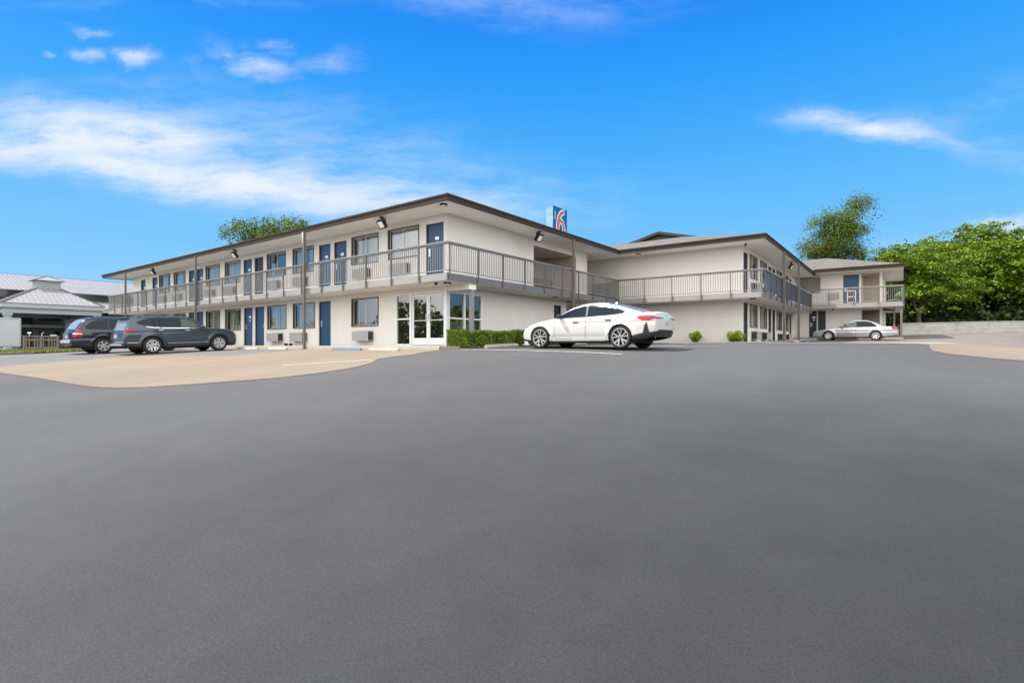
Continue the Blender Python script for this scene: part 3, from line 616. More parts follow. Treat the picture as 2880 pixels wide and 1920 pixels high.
# white downpipe beside the first column
dp = MB(); dp.tube([(-7.62, -1.30, ZSOF), (-7.62, -1.30, 4.75), (-7.60, -1.28, 4.5), (-7.60, -1.28, ZS1)], .035); dp.build('downpipe', M['soffit'], front, smooth=True)

# roof: hip over both directions with a flat soffit and a deep brown fascia
def hip_roof(name, x0, x1, y0, y1, zs, ze, pitch, parent, gab=None, cut=None, shin='shingle'):
    t = MB(); hw_ = min(x1 - x0, y1 - y0) / 2; zr = ze + hw_ * pitch
    if (x1 - x0) >= (y1 - y0): a, b = (x0 + hw_, (y0 + y1) / 2, zr), (x1 - hw_, (y0 + y1) / 2, zr)
    else: a, b = ((x0 + x1) / 2, y0 + hw_, zr), ((x0 + x1) / 2, y1 - hw_, zr)
    c = [(x0, y0, ze), (x1, y0, ze), (x1, y1, ze), (x0, y1, ze)]
    if (x1 - x0) >= (y1 - y0):
        t.face([c[0], c[1], b, a]); t.face([c[2], c[3], a, b]); t.face([c[1], c[2], b]); t.face([c[3], c[0], a])
    else:
        t.face([c[0], c[1], a]); t.face([c[1], c[2], b, a]); t.face([c[2], c[3], b]); t.face([c[3], c[0], a, b])
    o = t.build(name, M[shin], parent, fix=False)
    return o
ro = hip_roof('roof', -34.75, 1.30, -1.30, 12.42, ZSOF, ZEAV, .24, front)
sf = MB(); sf.box(-34.65, 1.2, -1.2, 12.42, ZSOF, ZSOF + .03); sf.build('soffit', M['soffit'], ro)
fa = MB(); fa.box(-34.75, 1.27, -1.30, -1.27, ZSOF - .02, ZEAV + .03); fa.box(1.27, 1.30, -1.30, 12.40, ZSOF - .02, ZEAV + .03); fa.box(-34.75, -34.72, -1.27, 12.4, ZSOF - .02, ZEAV + .03)
fa.box(-34.78, 1.33, -1.33, -1.302, ZEAV - .02, ZEAV + .045); fa.box(1.302, 1.33, -1.302, 12.37, ZEAV - .02, ZEAV + .045)
fa.build('fascia', M['fascia'], ro)
gt = MB(); gt.box(-34.6, 1.17, -1.265, -1.205, ZSOF - .025, ZSOF - .002); gt.box(1.205, 1.265, -1.2, 12.3, ZSOF - .025, ZSOF - .002); gt.build('trim_board', M['soffit'], ro)

# ground walkway in front of the long facade, with its kerb
def walkway():
    x0, x1 = -34, .0; n = 70; V = []; F = []
    mb = MB()
    for i in range(n):
        a = x0 + (x1 + .9 - x0) * i / n; b = x0 + (x1 + .9 - x0) * (i + 1) / n
        za, zb = -.02, -.02
        ga, gb = gz(a, -1.3), gz(b, -1.3)
        mb.face([(a, -1.22, za), (b, -1.22, zb), (b, .02, zb), (a, .02, za)])
        mb.face([(a, -1.30, ga - .05), (b, -1.30, gb - .05), (b, -1.28, zb - .02), (a, -1.28, za - .02)]); mb.face([(a, -1.28, za - .02), (b, -1.28, zb - .02), (b, -1.22, zb), (a, -1.22, za)])
    x = x1 + .9; mb.face([(x, -1.3, -.3), (x, .0, -.3), (x, .0, -.02), (x, -1.22, -.02)])
    return mb.build('walkway', M['concrete'], None)
tag(walkway(), kind=S)
tag(sheet('planting_bed', [(.0, .05), (2.0, -.35), (2.0, 12.6), (9.2, 12.6), (9.2, 13.7), (.0, 13.7)], .022, M['soil']), kind=S)

# ------------------------------------------------------------------ middle wing
mid = thing('motel_wing', 'two-storey beige middle wing with a blank end wall, gablet roof and dark blue-grey balcony panels', 'motel')
FC = Frame((0, 13.7, 0), (1, 0, 0), (0, -1, 0)); FE = Frame((7.48, 13.7, 0), (0, 1, 0), (1, 0, 0))
EL = 16.5
seqE = [('D', .12, 1.06), ('W', 1.42, 3.26), ('W', 3.95, 5.80), ('D', 6.25, 7.18), ('D', 7.45, 8.38), ('W', 8.75, 10.6), ('W', 11.25, 13.1), ('D', 13.5, 14.4)]
w = MB(FC); wall_holes(w, -6.5, 7.48, -.3, ZSOF + .02, [(-4.4, -3.5, .0, 2.05), (-2.6, -1.2, .5, 2.0)])
w.fr = FE; wall_holes(w, 0, EL, -.3, ZSOF + .02, [(a, b, .12 if k == 'D' else .95, 2.2) for k, a, b in seqE] + [(a, b, DU if k == 'D' else WZ0, DT if k == 'D' else WZ1) for k, a, b in seqE])
w.fr = ID; w.q((-6.5, 13.7, -.3), (-6.5, 40, -.3), (-6.5, 40, ZSOF + .02), (-6.5, 13.7, ZSOF + .02))
w.build('wall', M['wall'], mid, fix=False)
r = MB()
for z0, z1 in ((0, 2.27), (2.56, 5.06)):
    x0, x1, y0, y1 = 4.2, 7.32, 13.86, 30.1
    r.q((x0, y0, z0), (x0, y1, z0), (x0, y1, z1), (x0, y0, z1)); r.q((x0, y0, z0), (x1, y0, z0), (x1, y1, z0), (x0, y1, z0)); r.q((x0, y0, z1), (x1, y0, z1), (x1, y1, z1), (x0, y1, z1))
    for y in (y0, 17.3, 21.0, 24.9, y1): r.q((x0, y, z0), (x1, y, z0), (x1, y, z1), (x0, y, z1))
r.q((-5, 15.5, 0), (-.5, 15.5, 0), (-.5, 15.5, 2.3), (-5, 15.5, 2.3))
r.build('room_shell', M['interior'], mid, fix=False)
for i, (k, a, b) in enumerate(seqE):
    if k == 'D':
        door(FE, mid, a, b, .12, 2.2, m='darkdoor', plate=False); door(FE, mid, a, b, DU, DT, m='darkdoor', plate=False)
    else:
        window(FE, mid, a, b, .95, 2.2, 60 + i, cur=[(0, 1)]); window(FE, mid, a, b, WZ0, WZ1, 80 + i)
        aircon(FE, mid, a + .35, .30, 1.05, .44, .32); aircon(FE, mid, a + .35, ZS1 + .30, 1.05, .44, .32)
cb = MB(); cb.box(-.9, .05, 13.25, 13.69, ZS1 - .03, 3.62); cb.build('utility_cabinet', M['grey'], mid, bevel=.01); cb = MB(); cb.box(.2, .62, 13.3, 13.69, ZS1 - .03, 3.70); cb.build('utility_cabinet', M['postgrey'], mid, bevel=.01)
door(FC, mid, -4.4, -3.5, 0, 2.05, m='darkdoor', plate=False)
window(FC, mid, -2.6, -1.2, .5, 2.0, 99)
sl = MB(); sl.box(1.2, 8.65, 12.53, 13.7, ZS0, ZS1 - .03); sl.box(7.48, 8.65, 13.7, 29.0, ZS0, ZS1 - .03); sl.box(-6, 1.17, 12.6, 13.7, ZS0, ZS1 - .03); sl.box(-6, 1.1, 11.12, 12.59, ZS0, ZS1 - .035); sl.build('walkway_slab', M['soffit'], mid)
e = MB(); e.box(1.2, 8.68, 12.5, 12.528, ZS0 + .012, ZS1 - .02); e.build('slab_edge', M['sunlitgrey'], mid); e = MB(); e.box(8.652, 8.68, 12.528, 29.0, ZS0 + .012, ZS1 - .02); e.build('slab_edge', M['grey'], mid)
railing(Frame((0, 12.5, 0), (1, 0, 0), (0, -1, 0)), mid, 1.25, 8.68, ZRAIL, ZS1 - .02, [1.26, 2.76, 4.27, 5.76, 7.19, 8.62], fasc=.27)
railing(Frame((8.68, 0, 0), (0, 1, 0), (1, 0, 0)), mid, 12.5, 29.0, ZRAIL, ZS1 - .02, [12.55 + 1.5 * i for i in range(11)], fasc=.27, step=.125, mats=('balgrey', 'bluegrey', 'bluegrey'))
for y in (17.0, 21.95): column(ID, mid, 8.81, y, gz(8.81, y) + .005, ZSOF - .005, .12)
rf = hip_roof('roof', -7.6, 8.78, 12.40, 46, ZSOF, ZEAV, .263, mid)
sf = MB(); sf.box(1.21, 8.68, 12.5, 30.0, ZSOF, ZSOF + .03); sf.box(-7.5, 1.2, 12.43, 30, ZSOF, ZSOF + .03); sf.build('soffit', M['soffit'], rf)
fa = MB(); fa.box(1.34, 8.75, 12.40, 12.43, ZSOF - .02, ZEAV + .03); fa.box(8.75, 8.78, 12.40, 29.0, ZSOF - .02, ZEAV + .03)
fa.box(1.34, 8.81, 12.36, 12.398, ZEAV - .02, ZEAV + .045); fa.box(8.782, 8.82, 12.40, 28.9, ZEAV - .02, ZEAV + .045); fa.build('fascia', M['fascia'], rf)
gt = MB(); gt.box(1.3, 8.65, 12.44, 12.50, ZSOF - .025, ZSOF - .002); gt.box(8.68, 8.74, 12.5, 28.9, ZSOF - .025, ZSOF - .002); gt.build('trim_board', M['soffit'], rf)
# gablet standing on the hip end
def gablet():
    xc, yb, hw_, sl_ = 1.3, 18.3, 3.1, .25; za = 7.30; g = MB(); zb = za - hw_ * sl_
    y1 = 21.5
    g.face([(xc - hw_, yb, zb), (xc, yb, za), (xc, y1, za), (xc - hw_, y1, zb)]); g.face([(xc, yb, za), (xc + hw_, yb, zb), (xc + hw_, y1, zb), (xc, y1, za)])
    o = g.build('gablet', M['shingle'], rf, fix=False)
    t = MB(); t.face([(xc - hw_, yb + .3, zb - .05), (xc + hw_, yb + .3, zb - .05), (xc, yb + .3, za - .05)]); t.box(xc - 1.7, xc + 1.7, yb + .27, yb + .295, zb + .02, zb + .1); t.build('gable_boards', mat('brown_gable_boards', (.12, .095, .07), .8, noise=(8, .4)), o, fix=False)
    b = MB(); b.beam((xc - hw_ - .05, yb - .02, zb - .06), (xc, yb - .02, za - .045), .04, .17); b.beam((xc, yb - .02, za - .045), (xc + hw_ + .05, yb - .02, zb - .06), .04, .17); b.build('rake_board', M['fascia'], o)
gablet()

# ------------------------------------------------------------------ right wing
rw = thing('motel_wing', 'two-storey beige right wing on higher ground with a corner stair opening and shingle hip roof', 'motel')
FD = Frame((0, 30.2, 0), (1, 0, 0), (0, -1, 0)); DZ = .5
RS0, RS1, RSOF, REAV, RRAIL = 2.60, 2.95, 5.20, 5.40, 4.02
hD = [(7.60, 9.07, 3.86, 5.02), (10.5, 11.46, 2.97, 5.04), (8.33, 8.84, .5, 2.54), (8.90, 9.41, .5, 2.54), (11.6, 12.66, 2.93, 5.06), (11.6, 12.66, .2, 2.5)]
w = MB(FD); wall_holes(w, 7.48, 12.83, .1, RSOF + .02, hD)
w.fr = ID
rc = MB()
for z0, z1 in ((RS1 - .02, 5.06), (.2, 2.5)):
    rc.q((11.6, 30.2, z0), (11.6, 32.6, z0), (11.6, 32.6, z1), (11.6, 30.2, z1)); rc.q((11.6, 32.6, z0), (12.83, 32.6, z0), (12.83, 32.6, z1), (11.6, 32.6, z1)); rc.q((11.6, 30.2, z1), (12.83, 30.2, z1), (12.83, 32.6, z1), (11.6, 32.6, z1))
rc.build('recess_wall', M['recess'], rw, fix=False)
w.q((12.83, 30.2, .1), (12.83, 30.45, .1), (12.83, 30.45, RSOF), (12.83, 30.2, RSOF)); w.q((12.66, 30.45, .1), (12.83, 30.45, .1), (12.83, 30.45, RSOF), (12.66, 30.45, RSOF))
w.q((12.83, 32.6, .1), (12.83, 38, .1), (12.83, 38, RSOF), (12.83, 32.6, RSOF)); w.q((7.48, 38, .1), (12.83, 38, .1), (12.83, 38, RSOF), (7.48, 38, RSOF))
w.build('wall', M['wall'], rw, fix=False)
r = MB(); r.q((7.5, 33, .3), (11.5, 33, .3), (11.5, 33, 5.1), (7.5, 33, 5.1)); r.q((9.6, 30.4, .3), (9.6, 33, .3), (9.6, 33, 5.1), (9.6, 30.4, 5.1)); r.q((7.5, 30.4, 2.9), (11.5, 30.4, 2.9), (11.5, 33, 2.9), (7.5, 33, 2.9)); r.build('room_shell', M['interior'], rw, fix=False)
window(FD, rw, 7.60, 9.07, 3.86, 5.02, 120, cur=[(0, 1)]); door(FD, rw, 10.5, 11.46, 2.97, 5.04, hand=-1, plate=False)
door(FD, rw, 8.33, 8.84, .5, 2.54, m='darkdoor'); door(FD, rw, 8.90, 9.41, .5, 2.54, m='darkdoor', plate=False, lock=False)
aircon(FD, rw, 9.55, 3.33, .66, .44, .10, 'curtainbox' if False else 'acbox'); aircon(FD, rw, 7.75, 3.33, .6, .44, .2)
wf = MB(FD); wf.box(10.78, 11.32, .75, .80, 2.98, 3.84); wo = wf.build('notice_frame', M['white'], rw)
wf = MB(FD); wf.box(10.84, 11.26, .802, .806, 3.44, 3.78); wf.box(10.84, 11.26, .802, .806, 3.04, 3.36); wf.build('notice_panel', M['acdark'], wo)
# slatted open stair in the recess
st = MB()
for i in range(11):
    z = .62 + i * .185; st.box(11.66, 12.6, 30.55 + i * .17, 30.80 + i * .17, z, z + .04)
st.build('stair_treads', M['concrete'], rw)
st = MB(); st.beam((11.64, 30.5, .55), (11.64, 32.5, 2.7), .05, .2); st.beam((12.62, 30.5, .55), (12.62, 32.5, 2.7), .05, .2); st.build('stair_stringers', M['postgrey'], rw)
sl = MB(); sl.box(8.7, 13.97, 29.03, 30.2, RS0, RS1 - .03); sl.box(12.83, 13.97, 30.2, 37.9, RS0, RS1 - .03); sl.build('walkway_slab', M['soffit'], rw)
e = MB(); e.box(8.69, 14.0, 29.0, 29.028, RS0 + .012, RS1 - .02); e.box(13.972, 14.0, 29.028, 37.9, RS0 + .012, RS1 - .02); e.build('slab_edge', M['sunlitgrey'], rw)
railing(Frame((0, 29.0, 0), (1, 0, 0), (0, -1, 0)), rw, 8.7, 14.0, RRAIL, RS1 - .02, [9.74, 11.21, 12.61, 13.95], fasc=.12, mats=('balgrey', 'balgrey', 'postgrey'))
railing(Frame((14.0, 0, 0), (0, 1, 0), (1, 0, 0)), rw, 29.0, 37.9, RRAIL, RS1 - .02, [30.5, 32, 33.5, 35, 36.5], fasc=.12)
column(ID, rw, 13.88, 29.14, gz(13.9, 29.1) - .02, RS0 - .004, .13)
column(ID, rw, 13.5, 29.5, gz(13.6, 29.5) - .02, RS0 - .004, .09, 'postgrey', 'stair_post')
hr = MB(); hr.beam((12.9, 31.5, 2.55), (13.5, 29.5, 2.35), .08, .14); hr.beam((13.2, 32.5, .6), (13.5, 29.6, 1.7), .05, .05); hr.build('stair_handrail', M['postgrey'], rw)
rr = hip_roof('roof', .5, 14.10, 28.9, 38.6, RSOF, REAV, .30, rw)
sf = MB(); sf.box(8.85, 14.0, 29.0, 38.5, RSOF, RSOF + .03); sf.build('soffit', M['soffit'], rr)
fa = MB(); fa.box(8.83, 14.07, 28.90, 28.93, RSOF - .02, REAV + .03); fa.box(14.07, 14.10, 28.90, 38.6, RSOF - .02, REAV + .03); fa.box(8.83, 14.13, 28.86, 28.898, REAV - .02, REAV + .045); fa.build('fascia', M['fascia'], rr)
mp_ = tag(sheet('rear_walkway', [(7.5, 29.05), (14.0, 29.05), (14.0, 30.25), (7.5, 30.25)], .02, M['concrete'], thick=.10), kind=S)
tag(sheet('side_walkway', [(7.48, 13.1), (8.9, 13.1), (8.9, 29.0), (7.48, 29.0)], .02, M['concrete'], thick=.04), kind=S)
tag(sheet('edge_kerb', [(1.9, 12.35), (8.9, 12.35), (8.9, 12.5), (1.9, 12.5)], .02, M['padlight'], thick=.05), kind=S)

# ------------------------------------------------------------------ lamps on the eaves
def floodlight(x, y, z, nrm, label, ang=-30):
    t = thing('floodlight', label, 'floodlight', (x, y, z), math.atan2(nrm[0], -nrm[1]) , 'floodlights under the eaves')
    b = MB(); b.box(-.05, .05, -.05, .05, -.03, 0); b.box(-.16, .16, -.012, .012, -.07, -.05); b.box(-.16, -.145, -.012, .012, -.20, -.05); b.box(.145, .16, -.012, .012, -.20, -.05); b.box(-.012, .012, -.012, .012, -.06, -.02)
    b.build('bracket', M['black'], t)
    h = MB(); h.box(-.14, .14, -.03, .05, -.14, .12)
    for i in range(7): h.box(-.12 + i * .04 - .004, -.12 + i * .04 + .004, .05, .085, -.11, .09)
    ho = h.build('lamp_housing', M['black'], t, bevel=.004); ho.location = (0, -.02, -.20); ho.rotation_euler = (R(36), 0, 0); t.scale = (1.35, 1.35, 1.35)
    l = MB(); l.box(-.095, .095, -.036, -.031, -.10, .08); lo = l.build('lens', M['lens'], ho)
    return t
zf = ZSOF - .02
floodlight(-2.48, -1.05, zf, (0, -1), 'black floodlight under the long eave, second from the front corner, above the corner windows')
floodlight(-14.49, -1.05, zf, (0, -1), 'black floodlight under the long eave above the dark open upstairs door')
floodlight(-25.61, -1.05, zf, (0, -1), 'black floodlight under the far left part of the long eave')
floodlight(1.0, 4.86, zf, (1, 0), 'floodlight on the short side eave beside the open stair recess')
floodlight(8.5, 21.2, zf, (1, 0), 'small floodlight under the middle wing eave over the dark balcony')
def puck(x, y, z, label, n='soffit_light', g='flat lights under the eaves and slabs'):
    t = thing(n, label, 'ceiling light', (x, y, z), 0, g)
    a = MB(); a.lathe([(0, -.055), (.13, -.055), (.145, -.02), (.145, 0)], n=20); a.build('lamp_base', M['black'], t, smooth=False)
    a = MB(); a.lathe([(0, -.075), (.08, -.072), (.10, -.056)], n=20); a.build('lamp_cover', M['lens'], t, smooth=True)
puck(.78, -.95, ZSOF - .003, 'dark round soffit light at the roof corner above the top blue door')
puck(.75, -.72, ZS0 - .003, 'dark round light under the slab over the lobby corner')
puck(2.2, 12.95, ZSOF - .003, 'dark round soffit light near the inner corner of the middle wing')
puck(8.1, 13.0, ZS0 - .003, 'dark round light under the middle wing slab corner')
puck(1.05 - .3, 6.6, ZS0 - .003, 'dark round light under the side slab near the stair opening')
def dome(x, y, z, label):
    t = thing('security_camera', label, 'camera', (x, y, z), 0)
    a = MB(); a.lathe([(0, -.03), (.06, -.03), (.065, 0)], n=16); a.build('camera_base', M['black'], t)
    a = MB(); a.lathe([(0, -.11), (.03, -.10), (.052, -.07), (.055, -.03)], n=16); a.build('camera_dome', M['black'], t, smooth=True)
dome(.45, -1.0, ZS0 - .003, 'small black dome camera under the slab by the lobby doors')
dome(7.66, 13.45, ZSOF - .003, 'small black dome camera at the corner of the middle wing')
dome(9.9, 29.4, RS0 - .003, 'small black dome camera under the right wing walkway')

# ------------------------------------------------------------------ pylon sign
def strip(path, w, z):
    """flat ribbon of width w along a 2D path, rounded ends come from the path itself"""
    L_, R_ = [], []
    for i, p in enumerate(path):
        a = Vector(path[max(i - 1, 0)]); b = Vector(path[min(i + 1, len(path) - 1)]); d = (b - a).normalized(); n = Vector((-d.y, d.x)) * w / 2
        L_.append(Vector(p) + n); R_.append(Vector(p) - n)
    return L_, R_
def pylon():
    x, y = -12.8, 27.9; t = thing('pylon_sign', 'tall blue box sign with a white-edged red 6 rising behind the front roof', 'sign', (x, y, 0))
    H = 13.3; w_, dp_ = 2.5, .85
    b = MB(); b.box(-dp_, 0, 0, w_, 7.0, H); bo = b.build('sign_box', mat('blue_sign_face', (.003, .088, .27), .3, noise=(1, .1)), t, bevel=.01)
    s = MB(); s.box(-dp_ + .03, -.03, -.012, -.004, 7.05, H - .05); s.build('side_panel', mat('pale_blue_sign_side', (.22, .42, .58), .4, noise=(2.5, .45, (1, 1, .6))), bo)
    fr_ = MB()
    for a in ((-.03, .012, -.02, .05), (-.03, .012, w_ - .05, w_ + .02)): fr_.box(a[0], a[1], a[2], a[3], 7, H)
    fr_.box(-.03, .012, .05, w_ - .05, H - .06, H + .01); fr_.build('sign_trim', mat('dark_blue_trim', (.006, .05, .13), .4), bo)
    pst = MB(); pst.box(-.6, -.25, .4, .75, gz(x, y) - .1, 7.0); pst.box(-.6, -.25, 1.75, 2.1, gz(x, y) - .1, 7.0); pst.build('sign_post', M['grey'], t)
    # the numeral: an upright stem that leans right at the top, then a tall bowl
    cx, cz, rx, rz_ = 1.36, 11.0, .60, 1.08
    P0, P1, P2, P3 = [Vector(q) for q in ((1.80, 12.98), (1.05, 12.75), (cx - rx, 12.05), (cx - rx, cz))]
    path = [tuple((1 - k) ** 3 * P0 + 3 * k * (1 - k) ** 2 * P1 + 3 * k * k * (1 - k) * P2 + k ** 3 * P3) for k in [i / 16 for i in range(17)]]
    bowl = [(cx + rx * math.cos(R(180 + a)), cz + rz_ * math.sin(R(180 + a))) for a in range(0, 361, 8)]
    allp = path[:-1] + bowl
    for wd, xx_, m_, nm in ((.56, .016, M['plate'], 'numeral_outline'), (.36, .030, mat('red_numeral', (.40, .10, .085), .4), 'numeral')):
        mb = MB()
        a, b_ = strip(allp, wd, 0)
        for i in range(len(allp) - 1):
            o1 = .003 if i < len(path) - 1 else 0; o2 = .003 if i + 1 < len(path) - 1 else 0
            mb.face([(xx_ + o1, a[i].x, a[i].y), (xx_ + o1, b_[i].x, b_[i].y), (xx_ + o2, b_[i + 1].x, b_[i + 1].y), (xx_ + o2, a[i + 1].x, a[i + 1].y)])
        c = Vector(allp[0]); ring = [c + Vector((math.cos(R(q)), math.sin(R(q)))) * wd / 2 for q in range(0, 360, 20)]
        mb.face([(xx_ + .001, p.x, p.y) for p in ring])
        mb.build(nm, m_, bo, fix=False)
    cu = bpy.data.curves.new('lettering', 'FONT'); cu.body = 'Motel'; cu.size = .34; cu.extrude = .004; cu.align_x = 'LEFT'
    o = bpy.data.objects.new('lettering', cu); link(o); dg = bpy.context.evaluated_depsgraph_get(); me = bpy.data.meshes.new_from_object(o.evaluated_get(dg)); bpy.data.objects.remove(o)
    me.materials.clear(); me.materials.append(M['plate']); to = bpy.data.objects.new('lettering', me); link(to, bo)
    to.location = (.02, .42, 11.2); to.rotation_euler = (R(90), 0, R(90)); to.matrix_basis = Matrix.Translation((.02, .42, 12.05)) @ Matrix.Rotation(R(90), 4, 'Z') @ Matrix.Rotation(R(90), 4, 'X') @ Matrix.Rotation(R(90), 4, 'Z')
pylon()

# ------------------------------------------------------------------ wheel stops, hedge, shrubs
def wheel_stop(x0, y0, x1, y1, m, label, caps=None):
    c = Vector(((x0 + x1) / 2, (y0 + y1) / 2)); d = Vector((x1 - x0, y1 - y0)); l = d.length / 2; rz = math.atan2(d.y, d.x); z = gz(c.x, c.y) + .004
    s = (gz(x1, y1) - gz(x0, y0)) / (2 * l)
    b = MB(); prof = [(-.08, 0), (.08, 0), (.072, .05), (.048, .115), (-.048, .115), (-.072, .05)]
    for sx in (-1, 1):
        pass
    n = 12; k0 = len(b.v)
    for i in range(n + 1):
        u = -l + 2 * l * i / n; f = .82 if i in (0, n) else 1
        for (py_, pz) in prof: b.v.append((u, py_ * f, pz * f))
    for i in range(n):
        for j in range(6):
            b.f.append((i * 6 + j, i * 6 + (j + 1) % 6, (i + 1) * 6 + (j + 1) % 6, (i + 1) * 6 + j)); b.mi.append(0)
    b.f.append(tuple(range(6))[::-1]); b.mi.append(0); b.f.append(tuple(n * 6 + j for j in range(6))); b.mi.append(0)
    o = b.build('wheel_stop', M[m], None, bevel=.012); o.location = (c.x, c.y, z); o.rotation_euler = (0, -math.atan(s), rz)
    tag(o, label, 'wheel stop', 'concrete wheel stops'); return o
wheel_stop(-2.15, -1.9, -.35, -2.05, 'stopwhite', 'white concrete wheel stop on the tan pad in front of the lobby doors')
wheel_stop(-4.55, -1.85, -2.6, -1.95, 'stopblue', 'light blue wheel stop left of the lobby doors')
wheel_stop(-9.4, -1.9, -7.9, -1.9, 'stopwhite', 'white wheel stop to the left of the nearest column')
wheel_stop(-12.6, -1.75, -10.7, -1.75, 'stopwhite', 'chipped white wheel stop at the nose of the dark grey crossover')
wheel_stop(2.15, -.26, 2.15, 1.66, 'stopwhite', 'white wheel stop in front of the clipped hedge')
wheel_stop(9.35, 16.9, 9.2, 19.1, 'stopwhite', 'crumbling white wheel stop by the middle wing columns')
wheel_stop(9.35, 20.3, 9.25, 26.9, 'stopblue', 'long faded blue wheel stop in front of the silver sedan')

def leaves(name, P, size, m, parent=None, flat=.35, rg=None, jit=.35):
    """one small folded leaf per point"""
    n = len(P); rg = rg or np.random.default_rng(1)
    a = rg.normal(size=(n, 3)); a /= np.linalg.norm(a, axis=1)[:, None]
    nn = rg.normal(size=(n, 3)) * flat + np.array([0, 0, .8]); b = np.cross(nn, a); b /= np.linalg.norm(b, axis=1)[:, None] + 1e-9
    a = np.cross(b, nn); a /= np.linalg.norm(a, axis=1)[:, None] + 1e-9
    s = size * rg.uniform(1 - jit, 1 + jit, n)[:, None]
    V = np.stack([P - a * s * .5, P + b * s * .32, P + a * s * .5, P - b * s * .32], 1).reshape(-1, 3)
    return np_mesh(name, V, np.arange(4 * n).reshape(-1, 4), m, parent)
M['hedge'] = mat('hedge_leaves', (.12, .21, .014), .5, isl=(.30, .40, .035), trans=.3, spec=.3)
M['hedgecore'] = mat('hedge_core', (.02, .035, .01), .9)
M['bark'] = mat('grey_brown_bark', (.11, .085, .065), .9, noise=(5, .35), bump=(12, .6, .05))
def hedge(x0, x1, y0, y1, h, label, n):
    z0 = gz((x0 + x1) / 2, (y0 + y1) / 2); t = thing('hedge', label, 'hedge', ((x0 + x1) / 2, (y0 + y1) / 2, z0), 0, 'clipped hedges')
    rg = np.random.default_rng(int(n)); w_, d_ = x1 - x0, y1 - y0
    P = rg.uniform(-.5, .5, (n, 3)) * (w_, d_, h) + (0, 0, h / 2)
    # push points to the faces
    k = rg.integers(0, 5, n); sh = rg.uniform(0, .09, n)
    P[k == 0, 0] = w_ / 2 - sh[k == 0]; P[k == 1, 0] = -w_ / 2 + sh[k == 1]; P[k == 2, 1] = -d_ / 2 + sh[k == 2]; P[k == 3, 1] = d_ / 2 - sh[k == 3]; P[k == 4, 2] = h - sh[k == 4]
    wob = .045 * np.sin(P[:, 1] * 5 + P[:, 2] * 4) + .03 * np.sin(P[:, 0] * 9); P[:, 0] += wob; P[:, 1] += wob * .6; P[:, 2] += .03 * np.sin(P[:, 1] * 6.3) + rg.normal(0, .012, n)
    P[:, 2] = np.maximum(P[:, 2], .02)
    leaves('foliage', P, .055, M['hedge'], t, flat=.9, rg=rg)
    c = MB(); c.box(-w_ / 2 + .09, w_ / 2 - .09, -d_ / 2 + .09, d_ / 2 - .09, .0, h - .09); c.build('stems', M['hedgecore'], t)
hedge(.26, 1.28, -.25, 1.30, .62, 'bright clipped hedge block at the lobby corner, bushier than the run behind it', 9000)
hedge(.18, 1.05, 1.34, 3.10, .59, 'dark green clipped hedge run along the blank side wall', 9000)
hedge(.25, 1.5, 3.5, 6.2, .66, 'far clipped hedge block half hidden by the nose of the white car', 9000)
cn = MB(); cn.lathe([(.16, 0), (.15, .02), (.085, .05), (.03, .42), (.02, .46), (0, .46)], n=18)
cn = cn.build('marker_cone', M['white'], None, smooth=True); cn.location = (1.55, 3.1, gz(1.55, 3.1) + .02); tag(cn, 'slim white cone at the end of the clipped hedge by the car nose', 'cone')
def shrub(x, y, r, h, label, seed, neck):
    z0 = gz(x, y) + .02; t = thing('shrub', label, 'shrub', (x, y, z0), 0, 'yellow-green shrubs against the end wall'); rg = np.random.default_rng(seed); n = 4200
    v = rg.normal(size=(n, 3)); v /= np.linalg.norm(v, axis=1)[:, None]; rad = rg.uniform(.55, 1.03, n) ** .5
    P = v * rad[:, None] * (r, r * .9, h * .33) + (0, 0, h * .66); P[:, 2] += .05 * np.sin(P[:, 0] * 14)
    m2 = int(n * .3); Q = rg.uniform(-1, 1, (m2, 3)); k = rg.uniform(0, 1, m2); Q[:, 0] *= r * (neck + (1 - neck) * k); Q[:, 1] *= r * (neck + (1 - neck) * k); Q[:, 2] = k * h * .6
    leaves('foliage', np.concatenate([P, Q]), .07, M['shrub'], t, flat=.7, rg=rg)
    s = MB(); s.tube([(0, 0, -.02), (.01, 0, h * .5)], .03); s.tube([(.05, 0, 0), (.12, .03, h * .5)], .018); s.build('stem', M['bark'], t)
M['shrub'] = mat('shrub_leaves', (.16, .26, .02), .5, isl=(.34, .42, .05), trans=.3, spec=.3)
shrub(5.3, 13.05, .31, .60, 'small top-heavy yellow-green shrub left of the other on the blank end wall', 5, .15)
shrub(7.32, 13.0, .42, .58, 'wider rounded yellow-green shrub at the corner of the middle wing', 6, .55)

